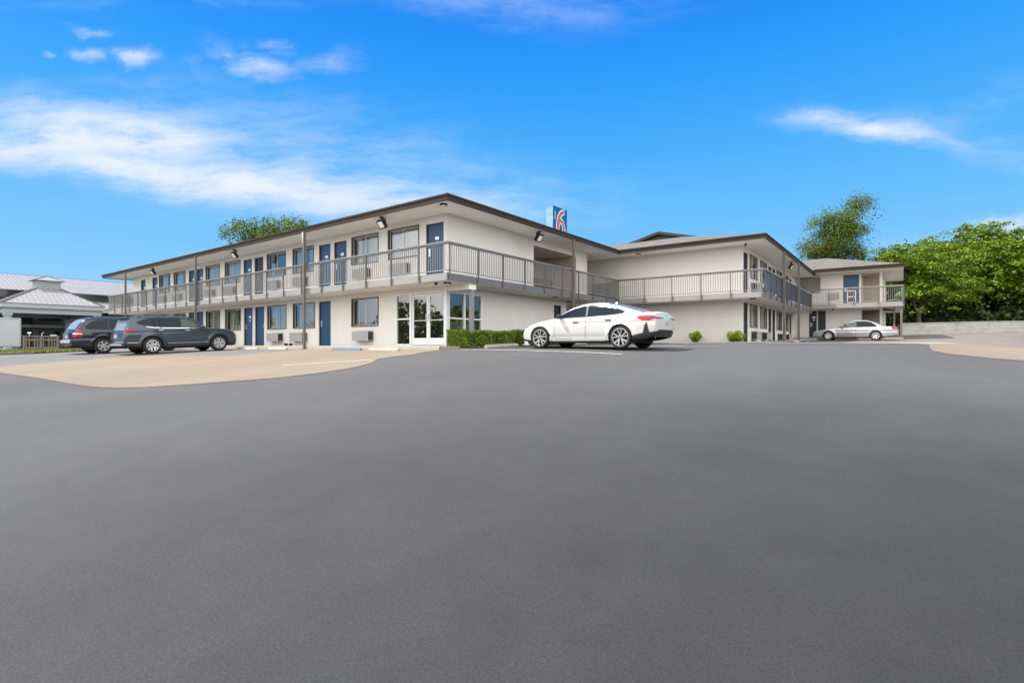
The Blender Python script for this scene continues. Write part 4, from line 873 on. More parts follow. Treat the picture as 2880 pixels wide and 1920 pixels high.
# ------------------------------------------------------------------ trees
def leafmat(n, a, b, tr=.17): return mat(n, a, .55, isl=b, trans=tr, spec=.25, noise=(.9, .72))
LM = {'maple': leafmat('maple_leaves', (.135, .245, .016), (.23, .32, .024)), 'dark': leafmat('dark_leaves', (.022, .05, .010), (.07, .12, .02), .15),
      'airy': leafmat('airy_leaves', (.12, .19, .035), (.20, .26, .05), .3), 'far': leafmat('far_leaves', (.11, .185, .03), (.18, .25, .04))}
def tree(label, x, y, z0, trunk_h, lobes, ncl, per, leaf, m, seed, cl=(.55, .30), group='trees behind the motel', tr=.22, name='tree', bough=.85):
    """trunk, limbs to every lobe, twigs to every leaf clump, small leaves around each clump"""
    t = thing(name, label, 'tree', (x, y, z0), 0, group); rg = np.random.default_rng(seed)
    lob = np.array(lobes, float); lx, ly = lob[:, 0].copy(), lob[:, 1].copy(); lob[:, 0] = lx * .8 - ly * .6; lob[:, 1] = lx * .6 + ly * .8; vol = lob[:, 3] * lob[:, 4] * lob[:, 5]; pick = rg.choice(len(lob), ncl, p=vol / vol.sum())
    # boughs first: flat drooping sprays set over the lobes, then leaf clumps along each bough
    nb = max(12, ncl // 7); bp = rg.choice(len(lob), nb, p=vol / vol.sum()); v = rg.normal(size=(nb, 3)); v /= np.linalg.norm(v, axis=1)[:, None]; v[:, 2] = v[:, 2] * .85 + .12
    B0 = lob[bp, :3] + v * (rg.uniform(.30, 1, nb) ** (1 / 2.4))[:, None] * lob[bp, 3:]
    which = rg.integers(0, nb, ncl); pick = bp[which]; q = rg.normal(size=(ncl, 3)) * (bough, bough, bough * .16); out = v[which] * rg.uniform(-.5, 1.0, ncl)[:, None] * bough
    Cn = B0[which] + q + out; Cn[:, 2] -= .16 * (q[:, 0] ** 2 + q[:, 1] ** 2) / bough
    csz = rg.uniform(.55, 1.35, ncl)
    off = rg.normal(size=(ncl, per, 3)) * (cl[0], cl[0], cl[1]) * csz[:, None, None]
    off[..., 2] -= .22 * (off[..., 0] ** 2 + off[..., 1] ** 2) / (cl[0] + .1)
    P = (Cn[:, None] + off).reshape(-1, 3)
    leaves('crown', P, leaf, m, t, flat=.45, rg=rg)
    b = MB(); top = Vector((0, 0, trunk_h)); b.tube([(0, 0, -.2), (tr * .2, 0, trunk_h * .5), top], [tr * 1.25, tr, tr * .75], 8)
    for l in lob:
        e = Vector(l[:3]); mid_ = top.lerp(e, .5) + Vector((rg.normal() * .3, rg.normal() * .3, .1)); b.tube([top - Vector((0, 0, .4)), mid_, e], [tr * .55, tr * .33, tr * .16], 6, False)
    for i in range(0, ncl, 3):
        l = lob[pick[i]]; a = Vector(l[:3]); c = Vector(Cn[i]); b.tube([a, a.lerp(c, .55) + Vector((0, 0, -.1)), c], [tr * .13, tr * .08, .012], 4, False)
    b.build('trunk', M['bark'], t, smooth=True, fix=False)
    return t
def at(X, Y): return (X * .8012 - Y * .5984 + CX, X * .5984 + Y * .8012 + CY)     # metres right of / ahead of the viewer
def tree_at(label, X, Y, *a, **k):
    x, y = at(X, Y); return tree(label, x, y, gz(x, y), *a, **k)
# seen over the long roof
tree_at('round leafy tree rising over the long roof of the front wing', -28.3, 60, 6, [(-2.2, 0, 11.7, 2.3, 2.3, 2.1), (1.9, 0, 12.7, 2.5, 2.5, 2.2), (3.6, 0, 11.6, 1.3, 1.8, 1.8), (0, 0, 9.5, 4, 4, 2.5), (-3.9, 0, 10.9, 1.1, 1.4, 1.3)], 640, 50, .25, LM['far'], 11, cl=(.44, .3), tr=.3)
# airy tree over the right wing
tree_at('airy feathery tree leaning right over the right wing roof', 37.2, 60, 6, [(-.5, 0, 10.2, 2.3, 2.2, 2.2), (.9, 0, 12.2, 1.7, 1.9, 1.5), (2.2, 0, 14.3, .8, .9, 1.0), (1.9, 0, 13.3, .7, .8, .9), (-1.3, 0, 12.6, 1.1, 1.3, 1.0), (-2.9, 0, 9.6, .9, 1.4, .9), (2.7, 0, 11.6, 1.0, 1.2, .9), (1.6, 0, 9.4, 1.3, 1.5, 1.5)], 640, 42, .19, LM['airy'], 12, cl=(.38, .40), tr=.22, bough=.6)
# the dense row behind the retaining wall
DG = 'trees behind the retaining wall'
tree_at('dark pointed tree at the left end of the dense row', 41.2, 56, 3, [(0, 0, 6.4, 1.8, 1.9, 2.2), (-.3, 0, 8.1, .8, .9, 1.0), (1.4, 0, 6.2, 1.5, 1.5, 1.8)], 240, 60, .24, LM['dark'], 21, cl=(.4, .3), group=DG)
tree_at('low bright green tree spreading beside the right wing balcony', 38.8, 50, 2, [(-.8, 0, 6.4, 2.3, 2.0, 1.9), (.8, 0, 4.6, 2.6, 2.0, 1.7), (-1.8, -.5, 4.3, 1.9, 2.0, 1.3), (2.2, 0, 6.2, 1.9, 2.0, 1.8)], 520, 58, .22, LM['maple'], 22, cl=(.34, .10), group=DG)
tree_at('broad maple left of the tallest one behind the retaining wall', 43.6, 54, 4, [(.1, 0, 7.2, 2.3, 2.7, 2.0), (-1.8, 0, 6.2, 2.2, 2.4, 1.6), (1.8, 0, 6.2, 2.4, 2.4, 2.0), (0, -1, 4.6, 3.0, 2, 1.4)], 600, 58, .24, LM['maple'], 23, cl=(.36, .11), group=DG)
tree_at('tallest broad maple with a domed crown behind the retaining wall', 49.2, 55, 4, [(.4, 0, 9.3, 3.0, 3.0, 2.2), (-2.3, 0, 7.4, 2.0, 2.6, 1.8), (3.0, 0, 7.9, 2.3, 2.6, 1.9), (-.5, -1, 6.4, 3.4, 2.5, 1.8), (2.5, -1, 5.4, 2.8, 2.4, 1.8)], 820, 60, .25, LM['maple'], 24, cl=(.38, .12), group=DG)
tree_at('maple at the right edge of the picture with low sweeping branches', 53.6, 52, 3, [(0, 0, 7.6, 2.6, 2.6, 2.2), (1.5, 0, 5.6, 2.8, 2.4, 2.0), (-2.2, -.5, 4.7, 2.2, 2.0, 1.4)], 520, 58, .24, LM['maple'], 25, cl=(.36, .11), group=DG)
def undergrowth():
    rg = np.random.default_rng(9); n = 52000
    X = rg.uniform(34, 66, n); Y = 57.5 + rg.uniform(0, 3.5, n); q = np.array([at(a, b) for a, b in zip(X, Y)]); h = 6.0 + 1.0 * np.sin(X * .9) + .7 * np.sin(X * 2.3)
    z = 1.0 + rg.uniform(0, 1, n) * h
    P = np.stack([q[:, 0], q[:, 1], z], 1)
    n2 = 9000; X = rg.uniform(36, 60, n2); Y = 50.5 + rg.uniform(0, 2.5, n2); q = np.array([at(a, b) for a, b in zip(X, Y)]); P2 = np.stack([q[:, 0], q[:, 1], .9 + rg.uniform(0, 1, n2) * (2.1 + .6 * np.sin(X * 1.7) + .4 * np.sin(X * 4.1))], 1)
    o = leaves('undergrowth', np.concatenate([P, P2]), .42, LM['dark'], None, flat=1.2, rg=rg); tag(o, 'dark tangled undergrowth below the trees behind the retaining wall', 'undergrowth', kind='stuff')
undergrowth()
# the wooded side of the street behind the viewer, which the windows mirror
def street_wood():
    rg = np.random.default_rng(31); n = 42000; a = rg.uniform(R(175), R(429), n) ; r_ = rg.uniform(46, 54, n); hh = 5.0 + 1.6 * np.sin(a * 11) + 1.2 * np.sin(a * 29)
    P = np.stack([8 + np.cos(a) * r_, -14 + np.sin(a) * r_, -1.8 + rg.uniform(0, 1, n) * hh], 1)
    tag(leaves('street_trees', P, 0.8, LM['far'], None, flat=1.2, rg=rg), 'line of green trees across the street, mirrored in the windows', 'trees', kind='stuff')
street_wood()
# retaining wall
def retaining():
    t = thing('retaining_wall', 'low pale concrete block retaining wall along the back of the lot at the right', 'wall', (14.1, 40.5, 0)); t.location = (0, 0, 0)
    pts = [(10.5, 38.7), (14.1, 41.0), (18.5, 48.0), (24.5, 57.4), (36, 75)]
    pts = [at(32.0, 43.2), at(36.5, 44.5), at(42.5, 46.6), at(50.0, 49.2), at(70, 56)]
    m = mat('pale_block_wall', (.44, .45, .42), .85, noise=(.8, .35, (1, 1, 2.5)), bump=(9, .5, .03)); w = MB(); c = MB(); mo = MB()
    for (a, b) in zip(pts, pts[1:]):
        A_ = Vector(a); B_ = Vector(b); d = (B_ - A_).normalized(); nn = Vector((-d.y, d.x)) * .2
        za, zb = gz(*a), gz(*b); ta, tb = za + .98, zb + .98
        for (p, q) in ((A_ - nn, B_ - nn), (B_ + nn, A_ + nn)):
            fl = p == A_ - nn; zp, zq, tp, tq = (za, zb, ta, tb) if fl else (zb, za, tb, ta)
            w.face([(p.x, p.y, zp - .3), (q.x, q.y, zq - .3), (q.x, q.y, tq), (p.x, p.y, tp)])
        c.face([(A_ - nn * 1.2).to_3d() + Vector((0, 0, ta)), (B_ - nn * 1.2).to_3d() + Vector((0, 0, tb)), (B_ + nn).to_3d() + Vector((0, 0, tb)), (A_ + nn).to_3d() + Vector((0, 0, ta))])
        c.face([(A_ - nn * 1.2).to_3d() + Vector((0, 0, ta - .08)), (B_ - nn * 1.2).to_3d() + Vector((0, 0, tb - .08)), (B_ - nn * 1.2).to_3d() + Vector((0, 0, tb)), (A_ - nn * 1.2).to_3d() + Vector((0, 0, ta))])
        for r_ in (.30, .60):
            p, q = A_ - nn * 1.02, B_ - nn * 1.02; mo.face([(p.x, p.y, za + r_), (q.x, q.y, zb + r_), (q.x, q.y, zb + r_ + .018), (p.x, p.y, za + r_ + .018)])
    w.build('block_face', m, t, fix=False); c.build('coping', m, t, fix=False); mo.build('mortar_course', mat('mortar', (.26, .26, .24), .9), t, fix=False)
    # higher ground the trees grow on
    h = MB()
    for (a, b) in zip(pts, pts[1:]):
        A_ = Vector(a); B_ = Vector(b); d = (B_ - A_).normalized(); nn = Vector((-d.y, d.x))
        h.face([(A_.x, A_.y, gz(*a) + .9), (B_.x, B_.y, gz(*b) + .9), (B_.x + nn.x * 60, B_.y + nn.y * 60, gz(*b) + 1.6), (A_.x + nn.x * 60, A_.y + nn.y * 60, gz(*a) + 1.6)])
    tag(h.build('raised_ground', M['soil'], None, fix=False), kind=S)
retaining()

# ------------------------------------------------------------------ neighbouring motel, far left
def ribbed(name, quad, parent, n=0, rib=.42):
    """a sloping metal roof plane, quad = eave a, eave b, ridge b, ridge a, with standing seams"""
    a, b, c, d = [Vector(p) for p in quad]; r = MB(); r.face([a, b, c, d]); o = r.build(name, M['metalroof'], parent, fix=False)
    s = MB(); k = max(2, int((b - a).length / rib)); nrm = (b - a).cross(d - a).normalized(); nrm = nrm if nrm.z > 0 else -nrm
    s.beam(a + nrm * .03, b + nrm * .03, .06, .07, up=nrm)
    for i in range(1, k):
        f = i / k; p = a.lerp(b, f); up = (d - a).lerp(c - b, .5)
        # seams run straight up the slope, cut where they meet the hips
        sl_ = up - (b - a).normalized() * up.dot((b - a).normalized()); e = (b - a).normalized(); x = f * (b - a).length; La = (d - a).dot(e); Lb = (b - a).length - (c - a).dot(e)
        t_ = 1.0
        if La > .01 and x < La: t_ = x / La
        if Lb > .01 and (b - a).length - x < Lb: t_ = min(t_, ((b - a).length - x) / Lb)
        if t_ > .03: s.beam(p + nrm * .03, p + sl_ * t_ + nrm * .03, .05, .06, up=nrm)
    s.build('standing_seams', M['metalrib'], o); return o
M['nwall'] = mat('neighbour_wall', (.20, .20, .195), .85, noise=(.5, .15)); M['ntrim'] = mat('neighbour_white_trim', (.33, .37, .39), .6); M['ndark'] = mat('neighbour_dark_rail', (.03, .03, .033), .5); M['nglass'] = mat('dark_window_glass', (.02, .025, .03), .1)
def neighbour():
    t = thing('neighbour_motel', 'distant two-storey motel with ribbed metal roof and dark balcony railing at the left edge', 'motel')
    x0 = -71; ya, yb = -24, 44; zg = -.5
    w = MB(); w.box(x0 - 10, x0, ya, yb, zg, 5.6); w.build('wall', M['nwall'], t)
    sl = MB(); sl.box(x0, x0 + 1.8, ya, yb, 2.05, 2.4); sl.build('balcony_slab', M['ntrim'], t)
    rl = MB(); rl.box(x0 + 1.72, x0 + 1.78, ya, yb, 3.42, 3.5); rl.box(x0 + 1.72, x0 + 1.78, ya, yb, 2.5, 2.54)
    y = ya
    while y < yb: rl.box(x0 + 1.735, x0 + 1.765, y, y + .03, 2.54, 3.42); y += .14
    rl.build('railing', M['ndark'], t, fix=False)
    for i in range(10):
        y = ya + 4 + i * 6.6
        c = MB(); c.box(x0 + 1.5, x0 + 1.7, y, y + .25, zg, 5.6); c.build('column', M['ntrim'], t)
        for z in (zg + .1, 2.4):
            d = MB(); d.box(x0, x0 + .05, y + .8, y + 1.8, z, z + 2.1); d.build('door', M['nglass'], t)
            d = MB(); d.box(x0, x0 + .05, y + 2.4, y + 5.2, z + .6, z + 2.1); d.build('window', M['nglass'], t)
    ze, zr = 6.35, 8.95; ex = x0 + 2.4
    ribbed('roof', [(ex, ya - 1, ze), (ex, yb + 1, ze), (ex - 9, yb - 4, zr), (ex - 9, ya + 4, zr)], t)
    f = MB(); f.box(ex - .1, ex, ya - 1, yb + 1, ze - .95, ze); f.build('fascia', M['nglass'], t); f = MB(); f.box(ex - 2, ex - .11, ya - 1, yb + 1, ze - .75, ze - .7); f.build('soffit', M['ntrim'], t)
    # lower skirt roof in front of the balcony bays
    ribbed('lower_roof', [(ex + 2.6, 6.5, 4.35), (ex + 2.6, 22, 4.35), (ex + .2, 22, 5.4), (ex + .2, 6.5, 5.4)], t)
    f = MB(); f.box(ex + 2.5, ex + 2.6, 6.5, 22, 3.95, 4.35); f.build('fascia', M['ntrim'], t)
    return t
neighbour()
def canopy():
    t = thing('entrance_canopy', 'hipped metal canopy with grey cupola and white columns before the distant motel', 'canopy')
    xa, xb, ya, yb = -69.5, -57, -3.4, 5.0; ze = 4.15; zg = gz(-58, 0); cx_, cy_ = (xa + xb) / 2 + 1.0, (ya + yb) / 2 + .35; zt = 6.15; cw = 1.0
    E = [(xa, ya), (xb, ya), (xb, yb), (xa, yb)]; C = [(cx_ - cw, cy_ - cw), (cx_ + cw, cy_ - cw), (cx_ + cw, cy_ + cw), (cx_ - cw, cy_ + cw)]
    for i in range(4):
        j = (i + 1) % 4; ribbed('roof_slope', [(*E[i], ze), (*E[j], ze), (*C[j], zt), (*C[i], zt)], t)
    f = MB()
    for z0, z1, o_ in ((ze - .42, ze - .01, 0), (ze - .95, ze - .42, .25)):
        f.box(xa + o_, xb - o_, ya + o_, ya + o_ + .12, z0, z1); f.box(xa + o_, xb - o_, yb - o_ - .12, yb - o_, z0, z1); f.box(xb - o_ - .12, xb - o_, ya + o_ + .12, yb - o_ - .12, z0, z1); f.box(xa + o_, xa + o_ + .12, ya + o_ + .12, yb - o_ - .12, z0, z1)
    f.build('fascia', M['ntrim'], t)
    c = MB(); c.box(cx_ - cw, cx_ + cw, cy_ - cw, cy_ + cw, zt - .1, zt + .85); c.build('cupola', mat('cupola_grey', (.27, .30, .31), .7), t)
    r = MB(); o_ = cw + .3; z = zt + .86; q = [(cx_ - o_, cy_ - o_, z), (cx_ + o_, cy_ - o_, z), (cx_ + o_, cy_ + o_, z), (cx_ - o_, cy_ + o_, z)]; ap = (cx_, cy_, z + .62)
    for i in range(4): r.face([q[i], q[(i + 1) % 4], ap])
    r.face(q[::-1]); r.build('cupola_roof', M['metalroof'], t, fix=False)
    hp = MB()
    for i in range(4): hp.beam((*E[i], ze + .04), (*C[i], zt + .04), .14, .06); hp.beam(q[i], ap, .1, .06)
    hp.build('hip_cap', M['acdark'], t)
    for (x, y) in ((xb - .6, ya + .6), (xb - .6, yb - .6), (xa + .8, ya + .6), (xa + .8, yb - .6)):
        c = MB(); c.box(x - .25, x + .25, y - .25, y + .25, zg - .3, ze - .95); c.box(x - .33, x + .33, y - .33, y + .33, ze - 1.2, ze - .951); c.build('column', M['ntrim'], t)
canopy()
def trailer():
    x, y = at(-32.9, 31.0); z = gz(x, y); t = thing('box_trailer', 'plain white box trailer parked at the left edge of the picture', 'trailer', (x, y, z), R(97))
    # long side faces the viewer
    b = MB(); b.box(-2.6, 2.6, -1.0, 1.0, .42, 2.20); b.build('body', mat('trailer_white', (.50, .53, .58), .35, noise=(1.2, .08)), t, bevel=.03)
    f = MB()
    for s in (-1.01, 1.01):
        for u in (-2.6, 2.54): f.box(u, u + .06, s - .01, s + .01, .42, 2.2)
        f.box(-2.54, 2.54, s - .01, s + .01, .40, .47); f.box(-2.54, 2.54, s - .01, s + .01, 2.15, 2.21)
    f.build('edge_trim', M['steel'], t); 
    for s in (-1.0, .82):
        w_ = MB(); w_.lathe([(.0, s), (.30, s), (.33, s + .03), (.33, s + .17), (.30, s + .2), (0, s + .2)], (-.1, 0, .33), 'y'); w_.build('tyre', M['black'], t, smooth=False)
    h = MB(); h.beam((-2.6, .6, .45), (-3.7, 0, .45), .08); h.beam((-2.6, -.6, .45), (-3.7, 0, .45), .08); h.beam((-3.4, 0, .45), (-3.4, 0, .02), .07); h.build('hitch', M['black'], t)
trailer()
def rail_fence():
    a = at(-29.15, 31.2); b = at(-27.5, 31.9); t = thing('low_wooden_fence', 'weathered grey timber fence panel with posts on the grass by the white trailer', 'fence', (a[0], a[1], gz(*a)), math.atan2(b[1] - a[1], b[0] - a[0]))
    m = mat('weathered_wood', (.19, .17, .145), .9, noise=(3, .35, (1, 1, 6))); L_ = 1.95; t.scale = (.84, 1, 1)
    for u in (0, .95, 1.9): p = MB(); p.box(u, u + .12, -.06, .06, -.1, .92); p.build('post', m, t)
    r_ = MB(); r_.box(-.08, 2.05, -.08, .08, .92, .99); r_.box(.12, 1.9, -.03, .03, .22, .32); r_.box(.12, 1.9, -.03, .03, .70, .80)
    for i in range(11): 
        if i not in (2, 7): r_.box(.16 + i * .16, .22 + i * .16, -.045, -.03, .14, .9)
    r_.build('fence_boards', m, t)
    pp = MB(); pp.box(1.55, 1.90, -.1, .1, .99, 1.05); pp.tube([(.35, 0, .99), (.35, 0, 1.14)], .03); pp.tube([(.25, 0, 1.15), (.45, 0, 1.15)], .05); pp.tube([(1.05, 0, .99), (1.05, 0, 1.12), (1.15, 0, 1.2)], .03); pp.build('tap_fittings', M['alu'], t)
rail_fence()
def wire():
    a = at(-95, 88); b = at(-38, 96); pts = [(a[0] + (b[0] - a[0]) * i / 24, a[1] + (b[1] - a[1]) * i / 24, 13.0 + (9.6 - 13.0) * i / 24 - 1.4 * (i / 24) * (1 - i / 24) * 1.5) for i in range(25)]
    m = MB(); m.tube(pts, .035, 5); tag(m.build('power_line', M['black'], None), 'thin dark power line sagging across the sky at far left', 'cable')
wire()
# long handled dustpan left by the wall
dpn = thing('dustpan', 'small grey dustpan leaning between two air conditioners by the wall', 'dustpan', (-10.45, -.35, -.02), .3)
b = MB(); b.box(-.15, .15, -.12, .12, 0, .02); b.box(-.15, -.135, -.12, .12, .02, .12); b.box(.135, .15, -.12, .12, .02, .12); b.build('pan', M['acdark'], dpn); b = MB(); b.tube([(0, .1, .02), (0, .16, .42)], .012); b.build('handle', M['grey'], dpn)

# ------------------------------------------------------------------ cars
def paint(name, c, metal=.3, rough=.32, coat=.5):
    m = mat(name, c, rough, metal=metal, coat=coat); return m
CM = {'glass': mat('tinted_car_glass', (.006, .011, .018), .05, spec=.22), 'glass_light': mat('clear_car_glass', (.05, .075, .07), .05, spec=.35), 'rubber': mat('tyre_rubber', (.014, .014, .015), .85), 'trim': mat('car_black_trim', (.018, .018, .02), .5),
      'gap': mat('panel_gap', (.008, .008, .008), .8), 'chrome': mat('car_chrome', (.72, .73, .74), .12, metal=1), 'red': mat('red_tail_lens', (.30, .006, .008), .25), 'lamp': mat('clear_lamp_lens', (.55, .57, .6), .1, coat=1),
      'rim': mat('alloy_rim', (.62, .63, .65), .3, metal=.6), 'dark_rim': mat('dark_alloy', (.06, .06, .065), .35, metal=.7), 'plate': mat('licence_plate', (.33, .33, .32), .5), 'orange': mat('amber_lens', (.5, .12, .01), .2, coat=1)}
def interp(pts, x):
    """smooth monotone-ish curve through (x, y) points"""
    xs = np.array([p[0] for p in pts]); ys = np.array([p[1] for p in pts]); d = np.gradient(ys, xs); h = np.diff(ys) / np.diff(xs)
    for i in range(len(h)):
        if abs(h[i]) < 1e-9: d[i] = d[i + 1] = 0
        else:
            for k in (i, i + 1):
                if d[k] / h[i] < 0: d[k] = 0
                elif d[k] / h[i] > 3: d[k] = 3 * h[i]
    x = np.clip(x, xs[0], xs[-1]); i = np.clip(np.searchsorted(xs, x) - 1, 0, len(xs) - 2); t = (x - xs[i]) / (xs[i + 1] - xs[i]); w_ = xs[i + 1] - xs[i]
    return (2 * t ** 3 - 3 * t ** 2 + 1) * ys[i] + (t ** 3 - 2 * t ** 2 + t) * w_ * d[i] + (-2 * t ** 3 + 3 * t ** 2) * ys[i + 1] + (t ** 3 - t ** 2) * w_ * d[i + 1]
def inpoly(px, pz, poly):
    ins = np.zeros(px.shape, bool); n = len(poly)
    for i in range(n):
        x1, z1 = poly[i]; x2, z2 = poly[(i + 1) % n]
        c = ((z1 > pz) != (z2 > pz)); ins ^= c & (px < (x2 - x1) * (pz - z1) / ((z2 - z1) if z2 != z1 else 1e-9) + x1)
    return ins
def dist_poly(px, pz, line):
    d = np.full(px.shape, 9.)
    for (x1, z1), (x2, z2) in zip(line, line[1:]):
        L2 = (x2 - x1) ** 2 + (z2 - z1) ** 2 + 1e-12; t = np.clip(((px - x1) * (x2 - x1) + (pz - z1) * (z2 - z1)) / L2, 0, 1); d = np.minimum(d, np.hypot(px - x1 - t * (x2 - x1), pz - z1 - t * (z2 - z1)))
    return d
def spline_poly(p, n=5):
    out = []; m = len(p)
    for i in range(m):
        p0, p1, p2, p3 = [np.array(p[(i + k - 1) % m], float) for k in range(4)]
        for j in range(n):
            t = j / n; out.append(tuple(.5 * ((2 * p1) + (-p0 + p2) * t + (2 * p0 - 5 * p1 + 4 * p2 - p3) * t * t + (-p0 + 3 * p1 - 3 * p2 + p3) * t ** 3)))
    return out

def car(name, label, loc, heading, C, group=None):
    """lofted body: s runs from the nose (0) to the tail (L); every panel is its own mesh"""
    t = thing(name, label, 'car', loc, heading, group)
    L, W, wb, fo, wr = C['L'], C['W'], C['wb'], C['fo'], C['wr']
    ds = .0155; ss = np.linspace(0, L, int(L / ds)); zt = interp(C['top'], ss); zb = interp(C['bot'], ss); n = len(ss)
    hw = W / 2 * interp(C['plan'], ss)
    zc = np.minimum(interp(C['belt'], ss), zt - .05)
    zre = np.maximum(zt - .10, zc + .012)
    green = np.clip((zre - zc) / .25, 0, 1)
    yb_ = hw - .035 - .02 * (1 - green)
    yre = yb_ - C.get('tumble', .42) * (zre - zc) - .02
    yt1 = yre - .09 - .10 * (1 - green); zt1 = zt - .026
    ctl = np.stack([np.stack([hw - .10, zb], -1), np.stack([hw - .035, zb + .02], -1), np.stack([hw - .012, zb + (zc - zb) * .22], -1), np.stack([hw + .0, zb + (zc - zb) * .50], -1), np.stack([hw + .004, zb + (zc - zb) * .80], -1),
                    np.stack([yb_, zc], -1), np.stack([yb_ + (yre - yb_) * .5, zc + (zre - zc) * .5], -1), np.stack([yre, zre], -1), np.stack([yt1, zt1], -1), np.stack([yt1 * .5, zt - .004], -1), np.stack([yt1 * 0, zt], -1)], 1)
    # quadratic b-spline through the control polygon
    K = ctl.shape[1]; pts = [ctl[:, 0]]; spans = [4, 8, 16, 18, 14, 16, 16, 8, 8, 8]
    for k in range(1, K - 1):
        a = ctl[:, k - 1] if k == 1 else (ctl[:, k - 1] + ctl[:, k]) / 2; b = ctl[:, k]; c = ctl[:, k + 1] if k == K - 2 else (ctl[:, k] + ctl[:, k + 1]) / 2
        m_ = spans[k]
        for j in range(1, m_ + 1):
            q = j / m_; pts.append((1 - q) ** 2 * a + 2 * q * (1 - q) * b + q * q * c)
    sec = np.stack(pts, 1); U = sec.shape[1]                      # n, U, (y, z)
    ctop = sum(spans[:8]) - 6
    S_ = np.repeat(ss[:, None], U, 1); Y_ = sec[..., 0].copy(); Z_ = sec[..., 1].copy()
    # pull wheel arches out a touch and sculpt a shoulder crease
    for wc in (fo, fo + wb):
        r_ = np.hypot(S_ - wc, Z_ - wr); Y_ += .022 * np.exp(-((r_ - wr - .09) / .07) ** 2) * (Z_ > wr * .4) * (Y_ > hw[:, None] * .8)
    if C.get('crease'): Y_ -= .012 * np.exp(-((Z_ - C['crease']) / .05) ** 2) * (Y_ > hw[:, None] * .8)
    Y_ -= .020 * np.exp(-((Z_ - wr * 1.02) / .09) ** 2) * (Y_ > hw[:, None] * .8) * ((S_ > fo + wr + .15) & (S_ < fo + wb - wr - .15))
    # slope of the nose and tail faces, and their bow in plan
    def warp(S, Y, Z):
        e = np.clip((S - (L - .55)) / .55, 0, 1) ** 2; g = np.clip((.5 - S) / .5, 0, 1) ** 2
        S = S + e * (interp(C['tail'], Z) - .10 * (np.abs(Y) / (W / 2)) ** 2.5 * 1.0)
        return S + g * (-interp(C['nose'], Z) + .20 * (np.abs(Y) / (W / 2)) ** 2.2)
    # caps: strips across the car at nose and tail
    def emit(side):
        SS = warp(S_, Y_, Z_); return np.stack([L / 2 - SS, side * Y_, Z_], -1)
    V = []; F = []; lab = []; groups = {}
    fs = (S_[:-1, :-1] + S_[1:, 1:]) / 2; fy = (Y_[:-1, :-1] + Y_[1:, 1:]) / 2; fz = (Z_[:-1, :-1] + Z_[1:, 1:]) / 2; ui = np.repeat(np.arange(U - 1)[None], n - 1, 0)
    lbl = np.full(fs.shape, 'body', dtype=object)
    side_zone = ui < ctop
    # glass
    zt_f = interp(C['top'], fs); 
    if 'ws' in C: lbl[(fs > C['ws'][0]) & (fs < C['ws'][1]) & (ui >= ctop) & (fy < interp([(0, 9), (C['ws'][0], .70 * W / 2 + .12), (C['ws'][1], .60 * W / 2 + .1), (L, 9)], fs))] = 'windscreen'
    if 'rw' in C: lbl[(fs > C['rw'][0]) & (fs < C['rw'][1]) & (ui >= ctop + 1) & (fy < C['rw'][2])] = 'rear_window'
    dl = spline_poly(C['dlo'], 5) if C.get('spl', True) else C['dlo']
    inside = inpoly(fs, fz, dl) & side_zone; ring = dist_poly(fs, fz, dl + [dl[0]])
    for i, (a, b) in enumerate(C['panes']): lbl[inside & (fs + C.get('lean', 0) * (fz - 1.1) > a) & (fs + C.get('lean', 0) * (fz - 1.1) < b)] = 'side_window%d' % i
    lbl[inside & ~np.char.startswith(lbl.astype(str), 'side')] = 'trim'
    rm = (ring < .022) & side_zone; lbl[rm & ~inside] = C.get('ringmat', 'trim') if C.get('ringall') else 'trim'
    if C.get('ringmat') == 'chrome_trim': lbl[(ring < .024) & side_zone & ~inside & (fz < C['chrome_z'])] = 'chrome_trim'
    # lower cladding
    if 'clad' in C: lbl[side_zone & (fz < interp(C['clad'], fs)) & (lbl == 'body')] = 'trim'
    for (k, poly) in C.get('marks', []): lbl[side_zone & inpoly(fs, fz, poly)] = k
    # doors: faces inside the door outlines, thin dark gaps round them
    for i, dline in enumerate(C['doors']):
        ind = inpoly(fs, fz, dline) & side_zone & (lbl == 'body'); lbl[ind] = 'door%d' % i
        gp = (dist_poly(fs, fz, dline + [dline[0]]) < .0075) & side_zone & ((lbl == 'body') | np.char.startswith(lbl.astype(str), 'door')); lbl[gp] = 'gap'
    for g_ in C.get('gaps', []): lbl[(dist_poly(fs, fz, g_) < .008) & side_zone & (lbl == 'body')] = 'gap'
    for st in C.get('chromes', []): lbl[side_zone & inpoly(fs, fz, st)] = 'chrome_trim'
    cut = np.zeros(fs.shape, bool)
    for wc in (fo, fo + wb):
        rr_ = np.hypot(fs - wc, fz - wr); cut |= (rr_ < wr + .045) & (fy > W * .28); a_ = (rr_ < wr + .045 + C.get('archw', .0)) & ~cut & (fy > W * .28) & side_zone
        if C.get('archw'): lbl[a_] = 'trim'
    keep = ~cut
    idx = np.arange(n * U).reshape(n, U)
    quads = np.stack([idx[:-1, :-1], idx[1:, :-1], idx[1:, 1:], idx[:-1, 1:]], -1)
    Vl = emit(1).reshape(-1, 3); Vr = emit(-1).reshape(-1, 3)
    # snap arch edges to the true circle
    for wc in (fo, fo + wb):
        Sf = S_.ravel(); Zf = Z_.ravel(); r_ = np.hypot(Sf - wc, Zf - wr); m_ = (np.abs(r_ - wr - .045) < .011) & (Y_.ravel() > W * .28)
        k_ = (wr + .045) / r_[m_]; ns = wc + (Sf[m_] - wc) * k_; nz = wr + (Zf[m_] - wr) * k_
        Vl[m_, 0] = L / 2 - ns; Vl[m_, 2] = nz; Vr[m_, 0] = L / 2 - ns; Vr[m_, 2] = nz
